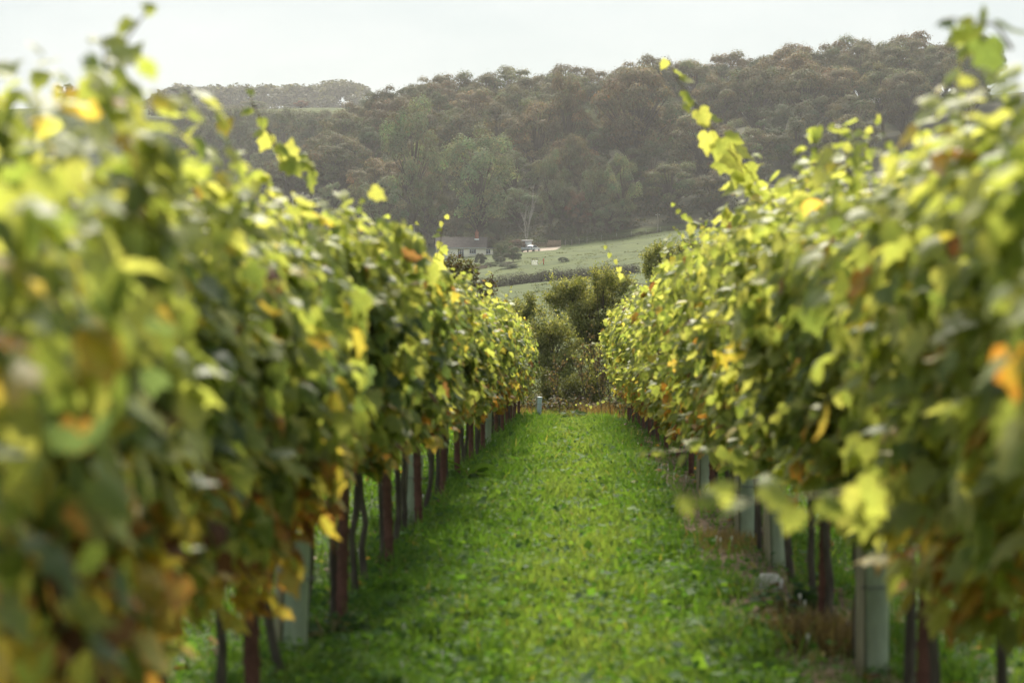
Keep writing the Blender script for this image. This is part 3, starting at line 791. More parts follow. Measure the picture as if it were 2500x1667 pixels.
# ------------------------------------------------------------------ trees just below the vineyard
LEAF2_V = np.array([(0, 0, 0), (.2, .4, .05), (0, 1, -.06), (-.2, .45, .05)]); LEAF2_F = np.array([(0, 1, 2), (0, 2, 3)])
def small_tree(name, label, px, ytop, Y, Wpx, seed, stems, nleaf, leaf, cols, lev=3, spread=.8, up=.06, cat='tree', sx=1.0, off=0.0):
    rng = np.random.default_rng(seed)
    p = at(px, ytop, Y); x = float(p[0]) + off; g = float(hgt(x, Y)); H = p[2] - g; W = Wpx / F_PX * Y
    segs, tips = [], []
    for k in range(stems):
        d = np.array((rng.normal() * .35, rng.normal() * .35, 1.0))
        s, tp = branch_tree(rng, d, .55, .03, lev, 2, spread, up, .2, 4, .62)
        segs.append(s); tips.append(tp)
    segs = np.vstack(segs); tips = np.vstack(tips)
    mx = np.percentile(tips[:, 5], 99.5); cx = (np.percentile(tips[:, 3], 3) + np.percentile(tips[:, 3], 97)) / 2; wx_ = np.percentile(tips[:, 3], 97) - np.percentile(tips[:, 3], 3)
    sc = np.array((W / wx_, W / wx_, H / mx))
    for A in (segs, tips):
        A[:, :3] *= sc; A[:, 3:6] *= sc
    segs[:, 6:] *= H / mx
    segs[:, 6:] = np.clip(segs[:, 6:], .004, .2)
    t = thing(name, label, cat, (x, Y, g - .05))
    v, f = segs_tubes(segs, 4); obj('trunk', mk_mesh('trunk', v, f, M_BARK), t)
    i = rng.integers(0, len(tips), nleaf); u = rng.random(nleaf)[:, None]
    P = tips[i, :3] * (1 - u) + tips[i, 3:] * u + rng.normal(size=(nleaf, 3)) * .03
    dd = unit(tips[i, 3:] - tips[i, :3])
    T = unit(dd + rvec(rng, nleaf) * .8 - np.array((0, 0, .2))); N = unit(rvec(rng, nleaf) + np.array((0, 0, .5)))
    S = leaf * rng.uniform(.6, 1.35, nleaf)
    V, F = cards(P, N, T, np.stack([S, S, S], -1), LEAF2_V, LEAF2_F)
    cols = np.asarray(cols); c = cols[rng.integers(0, len(cols), nleaf)] * rng.uniform(.7, 1.35, nleaf)[:, None]
    obj('crown', mk_mesh('crown', V, F, M_HEDGE_LEAF, np.repeat(c, 4, 0)), t)
    return t
def lobed_tree(name, label, bpx, Y, lobes, seed, spr, nleaf, leaf, cols, spread=.17, cat='tree', depth=1.0):
    """branches reach from the base to sprays of leaves spread through lobes (px, py, rx, ry) of a crown at distance Y"""
    rng = np.random.default_rng(seed); k = Y / F_PX
    bx = float(at(bpx, 900, Y)[0]); g = float(hgt(bx, Y)); base = np.array((bx, Y, g))
    L = np.array([(*(at(a, b, Y) - base), c * k, d * k) for a, b, c, d in lobes])
    L[:, 1] += rng.normal(size=len(L)) * L[:, 3] * .5 * depth
    segs, tg, dirs = [], [], []
    w = L[:, 3] * L[:, 4]; cnt_ = np.maximum(3, (spr * w / w.sum()).astype(int))
    for l, c in zip(L, cnt_):
        cen = l[:3]; r0 = .012 + .016 * (c / spr) ** .5
        stem0 = np.array((cen[0] * .12, cen[1] * .12, 0)) ; c1 = np.array((cen[0] * .45, cen[1] * .45, cen[2] * .55))
        pts = [(1 - t) ** 2 * stem0 + 2 * t * (1 - t) * c1 + t * t * cen for t in np.linspace(0, 1, 9)]
        pts = [p + rng.normal(size=3) * .03 * (i > 0) for i, p in enumerate(pts)]
        rr = np.linspace(r0 * 1.9, r0 * .5, 9)
        for i in range(8): segs.append((*pts[i], *pts[i + 1], rr[i], rr[i + 1]))
        for _ in range(c):
            d = rvec(rng, 1)[0]; t = cen + d * np.array((l[3], l[3] * depth, l[4])) * rng.uniform(.25, 1.0) ** .6
            a0 = pts[rng.integers(5, 9)]; m = (a0 + t) / 2 + rng.normal(size=3) * .05 + np.array((0, 0, .04))
            segs.append((*a0, *m, r0 * .42, r0 * .28)); segs.append((*m, *t, r0 * .28, r0 * .14))
            e = t + unit(t - m) * spread * .9 - np.array((0, 0, .03)); segs.append((*t, *e, r0 * .14, .0025))
            tg.append(np.concatenate([m * .4 + t * .6, e])); dirs.append(unit(e - m))
    segs = np.array(segs); segs[:, 6:] = np.maximum(segs[:, 6:], .0028); tg = np.array(tg); dirs = np.array(dirs)
    t = thing(name, label, cat, tuple(base - np.array((0, 0, .05))))
    v, f = segs_tubes(segs, 4); obj('trunk', mk_mesh('trunk', v, f, M_BARK), t)
    i = rng.integers(0, len(tg), nleaf); u = rng.random(nleaf)[:, None]
    off = rng.normal(size=(nleaf, 3)) * spread * .38
    P = tg[i, :3] * (1 - u) + tg[i, 3:] * u + off
    T = unit(dirs[i] * .7 + unit(off) * .6 + rvec(rng, nleaf) * .5 - np.array((0, 0, .15))); N = unit(rvec(rng, nleaf) + np.array((0, 0, .6)))
    S = leaf * rng.uniform(.6, 1.35, nleaf)
    V, F = cards(P, N, T, np.stack([S * 1.3, S, S], -1), LEAF2_V, LEAF2_F)
    cols = np.asarray(cols); c = cols[rng.integers(0, len(cols), nleaf)] * rng.uniform(.7, 1.35, nleaf)[:, None] * rng.uniform(.8, 1.2, len(tg))[i][:, None]
    obj('crown', mk_mesh('crown', V, F, M_HEDGE_LEAF, np.repeat(c, 4, 0)), t)
    return t
OLV = [(.16, .18, .065), (.21, .22, .085), (.13, .15, .058), (.32, .31, .13)]
lobed_tree('sallow_tree', 'large olive sallow tree beyond the end of the grass path', 1470, 60,
           [(1385, 689, 39, 31), (1470, 670, 50, 27), (1408, 728, 58, 43), (1497, 705, 58, 43), (1439, 771, 70, 47), (1439, 829, 50, 47), (1540, 760, 50, 45), (1350, 735, 25, 30)], 101, 190, 30000, .058, OLV)
lobed_tree('sallow_tree', 'lower olive sallow mass just left of the large sallow tree', 1350, 57.5,
           [(1346, 790, 50, 43), (1303, 829, 43, 47), (1361, 849, 62, 50), (1400, 900, 62, 40), (1330, 890, 50, 40)], 102, 130, 21000, .055, OLV)
lobed_tree('sallow_tree', 'slim upright sallow bush right of the left vine row end', 1291, 58.8,
           [(1291, 735, 14, 22), (1289, 770, 18, 28), (1292, 810, 22, 30)], 103, 40, 5000, .055, OLV, .13)
lobed_tree('sallow_tree', 'bushy sallow showing just above the left vine row end', 1250, 59.5,
           [(1252, 758, 34, 28), (1225, 775, 25, 25), (1262, 800, 35, 35)], 104, 60, 8000, .055, OLV)
lobed_tree('sallow_tree', 'rounded olive bush against the meadow above the right vine row', 1640, 66,
           [(1610, 627, 44, 30), (1665, 606, 42, 24), (1602, 660, 36, 28), (1650, 660, 55, 35), (1710, 640, 45, 35)], 106, 110, 16000, .06, OLV)
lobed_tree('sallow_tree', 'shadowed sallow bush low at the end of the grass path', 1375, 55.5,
           [(1380, 955, 60, 38), (1330, 945, 38, 36), (1440, 950, 48, 40), (1390, 990, 60, 25)], 107, 90, 14000, .05, [(.085, .095, .034), (.11, .115, .04), (.07, .08, .03)])  # shade put into the leaf colours, darker than the other sallows
lobed_tree('sallow_tree', 'dark sallow bush behind the end of the right vine row', 1530, 57,
           [(1530, 800, 55, 45), (1500, 850, 50, 45), (1480, 900, 45, 40)], 108, 70, 10000, .055, OLV)
lobed_tree('elder_tree', 'sparse tree with dark withered clusters in front of the bungalow', 1125, 62,
           [(1118, 640, 45, 28), (1085, 660, 30, 26), (1150, 665, 24, 24), (1110, 690, 40, 28), (1130, 720, 40, 25)], 105, 80, 3400, .075, [(.06, .058, .022), (.085, .08, .026), (.05, .026, .018), (.10, .095, .034)], .12)
lobed_tree('elder_tree', 'low sparse branch-tipped bush right of the withered tree', 1160, 61,
           [(1185, 705, 26, 20), (1200, 685, 12, 12), (1165, 735, 30, 20)], 115, 36, 1500, .07, [(.07, .068, .024), (.09, .085, .028), (.05, .026, .018)], .12)

# rough growth at the foot of the rows
rng = np.random.default_rng(8)
sp = []
for i in range(70):
    x = rng.uniform(-2.2, 2.2); y = rng.uniform(51.5, 54.5)
    sp.append((x, y, float(hgt(x, y)) - .05, rng.uniform(.15, .4), rng.uniform(.15, .35), rng.uniform(.2, .75)))
leaf_mass('bramble_tangle', rng, sp, 16000, .055, [(.05, .06, .018), (.075, .08, .025), (.10, .09, .04), (.09, .05, .028)], 'low tangle of brambles across the end of the grass path', 'brambles', kind='stuff')

def blades(rng, P, Hh, Wd, cols, lean=.35):
    n = len(P); ph = rng.random(n) * 2 * np.pi; az = rng.random(n) * 2 * np.pi
    ln = lean * rng.random(n) ** .7
    D = np.stack([np.cos(az) * ln, np.sin(az) * ln, np.ones(n)], -1)
    X = np.stack([np.cos(ph), np.sin(ph), np.zeros(n)], -1) * (Wd / 2)[:, None]
    mid = P + D * (Hh * .55)[:, None]; D2 = D * np.array((1.9, 1.9, .8)); tip = mid + D2 * (Hh * .5)[:, None]
    V = np.stack([P - X, P + X, mid + X * .8, mid - X * .8, tip], 1).reshape(-1, 3)
    F = (np.array([(0, 1, 2), (0, 2, 3), (3, 2, 4)])[None] + (np.arange(n) * 5)[:, None, None]).reshape(-1, 3)
    return V, F, np.repeat(cols, 5, 0)
def dry_clump(name, label, cx, cy, rx, ry, n, h, cols, seed):
    rng = np.random.default_rng(seed)
    x = cx + rng.normal(size=n) * rx; y = cy + rng.normal(size=n) * ry
    P = np.stack([x - cx, y - cy, hgt(x, y) - float(hgt(cx, cy))], -1)
    cols = np.asarray(cols)[rng.integers(0, len(cols), n)] * rng.uniform(.7, 1.3, n)[:, None]
    V, F, c = blades(rng, P, h * rng.uniform(.5, 1.2, n), np.full(n, .008), cols, .5)
    o = obj(name, mk_mesh(name, V, F, M_GRASS, c), None, (cx, cy, float(hgt(cx, cy)))); tag(o, label, 'dry grass'); return o
DRY = [(.17, .10, .06), (.12, .07, .042), (.22, .15, .09)]
dry_clump('dry_grass', 'russet dry grass at the foot of the left row end', -.93, 50.5, .18, .4, 260, .3, DRY, 1)
dry_clump('dry_grass', 'tall russet dry grass at the foot of the right row end', .62, 51.0, .22, .5, 500, .42, DRY, 2)

for i_, (cx_, cy_, sx_, n_, h_) in enumerate([(-.2, 50.6, .55, 1500, .16), (.45, 51.2, .4, 900, .24), (-.75, 51.4, .35, 900, .26)]):
    o = dry_clump('rough_grass', 'unmown green tussocks at the end of the path, ' + ['nearest the middle', 'behind them on the right', 'behind them on the left'][i_], cx_, cy_, sx_, .35, n_, h_, [(.09, .15, .03), (.14, .18, .05), (.20, .19, .08)], 60 + i_)
    o['category'] = 'grass'
# ------------------------------------------------------------------ grapevines
HALF = [(0, 0), (.13, .15), (.36, .12), (.52, -.14), (.37, -.33), (.46, -.56), (.22, -.66), (0, -1.02)]
def leaf_template(half, fold, cup, tipdroop):
    pts = half + [(-x, y) for x, y in half[-2:0:-1]]
    V = [(0, -.38, .0)] + [(x, y, 0) for x, y in pts]
    V = np.array(V, float)
    r2 = (V[:, 0]) ** 2 + (V[:, 1] + .4) ** 2
    V[:, 2] = -fold * np.abs(V[:, 0]) - cup * r2 - tipdroop * np.clip(-V[:, 1] - .5, 0, 1) ** 1.5
    V[0, 2] += .03
    V[:, 1] *= -1                                  # y now points to the tip
    n = len(pts)
    F = np.array([(0, 1 + (i + 1) % n, 1 + i) for i in range(n)])
    return V, F
LT = [leaf_template(HALF, .18, .12, .2), leaf_template(HALF, -.22, .05, .35), leaf_template([(x * .92, y * 1.05) for x, y in HALF], .05, -.35, .1), leaf_template(HALF, .4, .3, .4)]
LOW = [(0, 0), (.30, .13), (.5, -.18), (.42, -.55), (0, -1.0)]
LTL = [leaf_template(LOW, .2, .12, .25), leaf_template(LOW, -.2, .2, .3)]
# base colour, margin colour
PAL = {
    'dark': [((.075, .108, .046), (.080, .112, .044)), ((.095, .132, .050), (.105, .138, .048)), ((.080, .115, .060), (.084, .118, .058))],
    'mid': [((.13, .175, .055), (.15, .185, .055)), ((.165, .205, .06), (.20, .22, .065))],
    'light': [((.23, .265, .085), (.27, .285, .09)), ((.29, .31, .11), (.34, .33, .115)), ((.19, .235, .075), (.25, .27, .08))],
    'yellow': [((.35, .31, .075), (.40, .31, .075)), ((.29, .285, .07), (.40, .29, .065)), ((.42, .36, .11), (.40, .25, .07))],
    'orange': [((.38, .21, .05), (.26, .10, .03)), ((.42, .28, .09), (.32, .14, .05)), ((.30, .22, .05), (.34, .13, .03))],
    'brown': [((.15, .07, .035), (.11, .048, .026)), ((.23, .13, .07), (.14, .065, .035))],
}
KEYS = list(PAL)
LEAF_MESH = {}
for kk in KEYS:
    LEAF_MESH[kk] = []
    for ci, (c0, c1) in enumerate(PAL[kk]):
        for tv, tf in (LT[ci % 4], LT[(ci + 1) % 4], LT[3 - ci % 2]):
            cc = np.tile(np.array(c1), (len(tv), 1)); cc[0] = c0
            cc[1::3] = (np.array(c0) + np.array(c1)) / 2
            LEAF_MESH[kk].append(mk_mesh('leaf', tv, tf, M_VINE, cc))

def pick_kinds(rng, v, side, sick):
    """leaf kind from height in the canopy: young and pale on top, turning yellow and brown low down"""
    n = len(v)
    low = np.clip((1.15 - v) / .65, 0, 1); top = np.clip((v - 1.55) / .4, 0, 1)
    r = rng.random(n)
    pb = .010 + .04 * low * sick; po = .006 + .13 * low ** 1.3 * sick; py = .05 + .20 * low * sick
    top = np.clip((v - (1.3 if side < 0 else 1.5)) / .4, 0, 1); pl = .30 + .45 * top + (.28 if side > 0 else 0); pm = .36  # right row gets more pale leaves: its sunlit look is put into the colour
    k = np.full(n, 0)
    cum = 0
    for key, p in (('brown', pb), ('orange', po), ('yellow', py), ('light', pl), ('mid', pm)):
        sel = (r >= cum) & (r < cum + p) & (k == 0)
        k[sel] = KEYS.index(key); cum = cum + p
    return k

def frames(N, T):
    T = unit(T - N * np.sum(T * N, -1, keepdims=True)); X = np.cross(T, N)
    return X, T, N

def add_leaf(parent, rng, p, n, t, s, key):
    X, T, N = frames(n[None], t[None])
    M = Matrix(((X[0][0] * s, T[0][0] * s, N[0][0] * s, p[0]), (X[0][1] * s, T[0][1] * s, N[0][1] * s, p[1]), (X[0][2] * s, T[0][2] * s, N[0][2] * s, p[2]), (0, 0, 0, 1)))
    ms = LEAF_MESH[key]
    o = bpy.data.objects.new('leaf', ms[rng.integers(0, len(ms))]); COL.objects.link(o)
    o.parent = parent; o.matrix_local = M
    return o

def add_shoot(parent, rng, P, r0, nleaf, s0, keys=('light', 'light', 'light', 'mid'), tipfrac=.35):
    """a leafy shoot along local points P; leaves alternate and shrink to the tip"""
    P = np.asarray(P, float); q = P[0].copy()
    so = MB().tube(P - q, np.linspace(r0, r0 * .35, len(P)), 5).build('shoot', M_SHOOT, parent, q, True)
    seg = np.linalg.norm(np.diff(P, axis=0), axis=1); cs = np.concatenate([[0], np.cumsum(seg)])
    for i in range(nleaf):
        f = (i + .6) / nleaf; s_ = f * cs[-1]
        b = np.array([np.interp(s_, cs, P[:, a]) for a in range(3)]); j = min(np.searchsorted(cs, s_), len(P) - 1)
        d = unit(P[j] - P[j - 1])
        lat = unit(np.cross(d, rng.normal(size=3))) 
        size = s0 * (1 - (1 - tipfrac) * f) * rng.uniform(.85, 1.15)
        b2 = b + lat * size * .35 - q
        add_leaf(so, rng, b2, unit(lat * .35 + rng.normal(size=3) * .38 + np.array((0, -.75, .45))), unit(lat * .6 + np.array((0, 0, -.6)) + rng.normal(size=3) * .35), size, keys[rng.integers(0, len(keys))])
    return so

XL, XR = -1.08, 1.21
VINES = {-1: [], 1: []}
def vine(side, idx, y, xr, nleaf, nind, label):
    rng = np.random.default_rng(1000 + idx * 2 + (side > 0))
    far = y > 10
    inw = 1.0 if side < 0 else -1.0                # +x is the aisle side for the left row
    g = float(hgt(xr, y))
    root = thing('grapevine', label, 'grapevine', (xr, y, g), 'vines of the left row' if side < 0 else 'vines of the right row')
    # trunk and arms
    n = 7; zz = np.linspace(-.06, .72, n)
    off = np.cumsum(rng.normal(size=(n, 2)) * .012, 0)
    tP = np.column_stack([off[:, 0], off[:, 1], zz])
    MB().tube(tP, np.linspace(.021, .015, n) * rng.uniform(.85, 1.15, n), 7).build('trunk', M_VBARK, root, smooth=True)
    for s in (-1, 1):
        u = np.linspace(0, .52, 5)
        aP = np.column_stack([tP[-1, 0] + rng.normal(size=5) * .012, tP[-1, 1] + s * u, tP[-1, 2] + .06 * np.sin(u / .52 * np.pi) + rng.normal(size=5) * .008])
        MB().tube(aP, np.linspace(.014, .008, 5), 5).build('cane', M_VBARK, root, smooth=True)
    # upright shoots that carry the leaf wall
    for k in range(4 if not far else 2):
        yb = rng.uniform(-.48, .48); h = rng.uniform(.65, .85) if side < 0 else rng.uniform(.95, 1.15)
        z_ = np.linspace(.74, .74 + h, 6)
        sP = np.column_stack([np.cumsum(rng.normal(size=6) * .03), yb + np.cumsum(rng.normal(size=6) * .025), z_])
        MB().tube(sP, np.linspace(.006, .003, 6), 4).build('shoot', M_SHOOT, root)
    # leaves grow along the shoots: most rise to the trimmed top, some arch over and hang down the sides
    N = nleaf + nind
    sick0 = rng.uniform(.6, 1.4) * (1.25 if side < 0 else .75) * (2.6 if y < 9 and side < 0 else 1.0)
    nsh = 24
    su = rng.uniform(-.55, .55, nsh); hang = rng.random(nsh) < .34
    ssd = np.where(rng.random(nsh) < (.68 if side > 0 else .64), 1.0, -1.0)
    ysh = y + su
    z_top = (float(np.interp(y, [3, 5, 7, 10, 24, 34], [1.74, 1.71, 1.66, 1.58, 1.59, 1.66])) if side < 0 else (1.88 if y > 9 else 1.74)) + .10 * np.sin(ysh * 1.9 + side * 2) + .07 * np.sin(ysh * 6.3) + rng.normal(size=nsh) * .09
    z_bot = ((.50 if y < 5.6 else .68 if y < 7.0 else (.88 if y < 12 else (.76 if y < 24 else .62))) if side < 0 else (.72 if y < 9 else (.66 if y < 17 else .46))) + .11 * np.sin(ysh * 3.7 + side) + .08 * np.sin(ysh * 9.1) + np.abs(rng.normal(size=nsh)) * .12
    for ty in ((9.4, 16.5) if side < 0 else (9.3, 13.7, 15.8)):
        z_bot = np.where(np.abs(ysh - ty) < .45, np.maximum(z_bot, .86 if side < 0 else (.58 if ty < 10 else .74)), z_bot)
    thick = (.19 if side < 0 else .24) * (1 + .35 * np.sin(ysh * 2.3 + side) + .25 * np.sin(ysh * 5.1 + 2 * side))
    shw = ssd * thick * rng.uniform(.45, 1.15, nsh)
    drift = rng.normal(size=nsh) * .10
    ssick = sick0 * np.exp(rng.normal(size=nsh) * .65)
    pale = rng.normal(size=nsh) * .5
    k = rng.integers(0, nsh, N); t = rng.random(N)
    inner = rng.random(N) < .16
    top_k = np.where(hang[k], z_top[k] - .35 * rng.random(nsh)[k], z_top[k])
    v = z_bot[k] + (top_k - z_bot[k]) * t
    v = v + np.where((t > .94) & ~hang[k], rng.random(N) * .10, 0)
    bow = np.interp(v, [.4, .7, 1.2, 1.6, 2.0], [.35, .75, 1.0, 1.0, .7] if side < 0 else [.30, .65, 1.0, 1.15, .85])
    sidew = np.sign(shw[k])
    w = shw[k] * bow * np.where(hang[k], 1.35, 1.0)
    rad_ = rng.uniform(.03, .13, N); ang = rng.normal(size=N) * 1.0
    w = np.where(inner, w * rng.random(N) * .6, w + sidew * rad_ * np.cos(ang))
    u = su[k] + drift[k] * (v - 1.2) + rad_ * np.sin(ang) * .9
    yy = y + u
    topn = np.clip((v - top_k + .25) / .25, 0, 1) * ~hang[k]
    depth = np.abs(w) / .26
    out = np.column_stack([sidew * inw, np.zeros(N), np.zeros(N)])
    Nn = unit(out * (1 - .5 * topn)[:, None] * .85 + np.array((0, -.12, .45)) + topn[:, None] * np.array((0, 0, .6)) + rng.normal(size=(N, 3)) * .46)
    Tt = unit(np.array((0, 0, -1.0)) + out * .35 + rng.normal(size=(N, 3)) * .42)
    P = np.column_stack([w * inw, u, v])
    S = rng.uniform(.046, .098, N) * (1 - .25 * topn)
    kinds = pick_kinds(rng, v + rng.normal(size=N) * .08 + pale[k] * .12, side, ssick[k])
    # outermost leaves on the path side are single objects
    score = sidew * depth + .3 * topn + rng.random(N) * .25
    order = np.argsort(-score); ind, rest = order[:nind], order[nind:]
    tm = LT if not far else LTL
    VV, FF, CC, base = [], [], [], 0
    tsel = rng.integers(0, len(tm), N); csel = rng.integers(0, 3, N)
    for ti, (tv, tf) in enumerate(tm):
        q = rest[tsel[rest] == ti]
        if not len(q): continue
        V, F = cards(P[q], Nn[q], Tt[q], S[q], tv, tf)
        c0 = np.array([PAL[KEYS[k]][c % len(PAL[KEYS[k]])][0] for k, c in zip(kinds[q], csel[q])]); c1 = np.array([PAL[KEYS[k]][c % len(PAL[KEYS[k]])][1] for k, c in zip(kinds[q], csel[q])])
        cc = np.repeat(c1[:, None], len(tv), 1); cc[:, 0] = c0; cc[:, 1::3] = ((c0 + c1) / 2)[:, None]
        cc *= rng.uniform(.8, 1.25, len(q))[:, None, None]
        VV.append(V); FF.append(F + base); CC.append(cc.reshape(-1, 3)); base += len(V)
    obj('foliage', mk_mesh('foliage', np.vstack(VV), np.vstack(FF), M_VINE, np.vstack(CC)), root, kind='stuff')
    for i in ind:
        add_leaf(root, rng, P[i], Nn[i], Tt[i], S[i], KEYS[kinds[i]])
    # short leafy tips standing above the trimmed top
    for k in range(0 if y < 6.2 else (3 if rng.random() < .5 else 2)):
        yb = rng.uniform(-.45, .45); h = rng.uniform(.12, .42) * (1.15 if side > 0 else .85)
        x0 = rng.normal() * .08; lean = rng.normal() * .12 + .05 * inw
        t_ = np.linspace(0, 1, 5)
        add_shoot(root, rng, np.column_stack([x0 + lean * t_ ** 1.5, yb + rng.normal() * .1 * t_, (1.52 if side < 0 else (1.84 if y > 9 else 1.60)) + h * t_]), .004, int(5 + h * 24), .068)
    # side shoots flopping into the path on the right row
    if side > 0 and y > 5 and rng.random() < .8:
        yb = rng.uniform(-.4, .4); z0 = rng.uniform(.9, 1.9); L = rng.uniform(.2, .45); t_ = np.linspace(0, 1, 6)
        add_shoot(root, rng, np.column_stack([-.3 - L * t_, yb + rng.normal() * .15 * t_, z0 + .12 * np.sin(t_ * 2.5) - .1 * t_]), .004, int(6 + L * 20), .07)
    VINES[side].append((y, root))
    return root

extra = {1: 'dark green wall of leaves', 0: 'leaves turning yellow low down'}
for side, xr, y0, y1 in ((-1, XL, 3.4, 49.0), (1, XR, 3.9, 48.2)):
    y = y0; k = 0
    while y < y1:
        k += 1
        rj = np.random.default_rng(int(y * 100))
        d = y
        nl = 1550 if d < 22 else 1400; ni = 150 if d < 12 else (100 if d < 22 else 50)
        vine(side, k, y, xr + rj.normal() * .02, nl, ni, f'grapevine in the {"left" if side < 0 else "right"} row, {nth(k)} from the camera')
        y += 1.02 + rj.normal() * .06

def near_vine(side, y):
    return min(VINES[side], key=lambda a: abs(a[0] - y))[1]
def hero_shoot(side, pix, n, s0, keys, r=.005, seed=0):
    """pix: list of (px, py, Y) the shoot passes through"""
    P = np.array([at(*q) for q in pix]); root = near_vine(side, P[0][1])
    t = np.linspace(0, len(P) - 1, 4 * len(P)); PP = np.column_stack([np.interp(t, np.arange(len(P)), P[:, a]) for a in range(3)])
    add_shoot(root, np.random.default_rng(seed), PP - np.array(root.location), r, n, s0, keys)
LT_ = ('light', 'light')
hero_shoot(-1, [(285, 260, 5.3), (265, 190, 5.25), (300, 110, 5.2), (370, 10, 5.2)], 7, .10, ('light', 'light', 'yellow'), seed=1)
hero_shoot(-1, [(270, 280, 5.0), (262, 170, 4.95), (250, 90, 4.9)], 5, .10, ('light', 'light'), seed=22)
hero_shoot(-1, [(700, 420, 10.2), (660, 330, 10.0), (620, 260, 9.9), (600, 210, 9.9)], 8, .10, LT_, seed=3)
hero_shoot(-1, [(770, 430, 11.0), (750, 370, 10.9)], 3, .12, LT_, seed=4)
hero_shoot(-1, [(1060, 640, 20.5), (1075, 590, 20.3), (1085, 520, 20.2)], 9, .10, LT_, seed=5)
hero_shoot(-1, [(1010, 600, 18.5), (1005, 560, 18.4), (1012, 540, 18.3)], 6, .09, LT_, seed=6)
hero_shoot(-1, [(1225, 760, 36), (1240, 720, 36), (1250, 695, 36)], 6, .10, LT_, seed=7)
hero_shoot(1, [(1880, 470, 13.2), (1780, 370, 12.9), (1700, 260, 12.6), (1650, 190, 12.5), (1630, 135, 12.5)], 19, .165, LT_, seed=8)
hero_shoot(1, [(1740, 560, 17), (1680, 540, 16.8), (1640, 490, 16.5)], 7, .09, LT_, seed=9)
hero_shoot(1, [(1600, 700, 24), (1540, 690, 23.7), (1500, 640, 23.3), (1475, 590, 23)], 9, .10, LT_, seed=10)
hero_shoot(1, [(2150, 1190, 5.0), (1950, 1215, 4.7), (1800, 1225, 4.5), (1640, 1200, 4.4)], 12, .10, ('light', 'mid', 'light'), r=.003, seed=11)
hero_shoot(1, [(1850, 1120, 10.5), (1720, 1095, 10.2), (1560, 1110, 10.0)], 15, .10, LT_, seed=12)
hero_shoot(1, [(2470, 120, 5.6), (2430, 60, 5.5), (2320, 45, 5.4)], 6, .11, ('mid', 'dark', 'mid'), seed=13)
hero_shoot(1, [(1530, 900, 44), (1450, 880, 43.5), (1400, 870, 43)], 9, .10, LT_, seed=14)
hero_shoot(1, [(1520, 960, 46), (1440, 990, 45.5), (1400, 985, 45)], 8, .09, LT_, seed=15)
hero_shoot(1, [(1500, 830, 45), (1420, 845, 44.7), (1380, 880, 44.5)], 9, .10, LT_, seed=16)
hero_shoot(-1, [(20, 1000, 3.9), (80, 960, 3.75), (150, 985, 3.65)], 4, .09, ('light', 'light'), seed=17)

# trellis posts of folded rusty steel
pk = {-1: 0, 1: 0}
prof_c = [(-.024, -.02), (.024, -.02), (.024, .02), (.019, .02), (.019, -.014), (-.019, -.014), (-.019, .02), (-.024, .02)]
pm = MB()
nP = len(prof_c)
pm.add([(x, y, z) for z in (-.4, 1.68) for x, y in prof_c], [(i, (i + 1) % nP, nP + (i + 1) % nP, nP + i) for i in range(nP)])
pm.add([(x, y, 1.68) for x, y in prof_c], [(0, 1, 4, 5), (1, 2, 3, 4), (5, 6, 7, 0)])
for z in np.arange(.15, 1.65, .1):
    for s in (-1, 1): pm.box(s * .025 - .004, s * .025 + .004, -.008, .008, z, z + .025)
POST_ME = pm.mesh('trellis_post', M_RUST)
for side, ys, xr in ((-1, np.arange(4.9, 49, 2.87), XL + .06), (1, np.arange(5.0, 48.5, 2.98), XR - .05)):
    for i, y in enumerate(ys):
        y = y + RNG.normal() * .05
        if y < 5.2 : continue
        pk[side] += 1
        o = obj('trellis_post', POST_ME, None, (xr + RNG.normal() * .01, y, float(hgt(xr, y))))
        o.rotation_euler = (RNG.normal() * .012, RNG.normal() * .015, RNG.normal() * .1)
        tag(o, f'rusty steel trellis post under the {"left" if side < 0 else "right"} row, {nth(pk[side])} from the camera', 'post', 'rusty trellis posts')

def grow_tube(side, y, label, dx=0.0, mat=None, h=.52, r=.05, stake=True):
    x = (XL if side < 0 else XR) + dx
    t = thing('vine_grow_tube', label, 'grow tube', (x, y, float(hgt(x, y))), 'grow tubes', RNG.uniform(-.3, .3))
    t.rotation_euler[0] = RNG.normal() * .03; t.rotation_euler[1] = RNG.normal() * .04
    z = np.array([-.03, .0, .15, .3, .45, h - .02, h, h - .01, .3, 0.0]); rr = np.array([r, r, r * .98, r, r * 1.02, r * 1.03, r * 1.08, r * .97, r * .93, r * .93])
    MB().tube(np.column_stack([np.zeros(10), np.zeros(10), z + np.arange(10) * 1e-5]), rr, 14, False).build('tube', mat or M_TUBE, t, smooth=True)
    if stake: MB().box(-.014, .014, -.014, .014, -.2, h * 1.12).build('stake', M_STAKE, t, (-.062 if side < 0 else -.064, -.02, 0))
    MB().tube([(-.076 * math.cos(a), .06 * math.sin(a), h * .7) for a in np.linspace(0, 2 * np.pi, 13)], .003, 4, False).build('tie', M_LEAD, t)
grow_tube(-1, 9.4, 'grey-green plastic grow tube nearest the camera in the left row')
grow_tube(-1, 16.5, 'second grey-green grow tube from the camera in the left row')
grow_tube(-1, 30.0, 'grey-green grow tube farther down the left row', .05)
grow_tube(1, 9.3, 'broad grey-green grow tube nearest the camera in the right row', -.03, r=.052)
grow_tube(1, 13.7, 'second grow tube from the camera in the right row, beside a dark trunk', -.03)
grow_tube(1, 15.8, 'third grow tube from the camera in the right row', -.05)
grow_tube(1, 20.6, 'fourth grow tube from the camera in the right row', -.05)
grow_tube(-1, 50.0, 'pale blue grow tube standing alone at the end of the left row', .44, M_TUBEB, .5, .05)

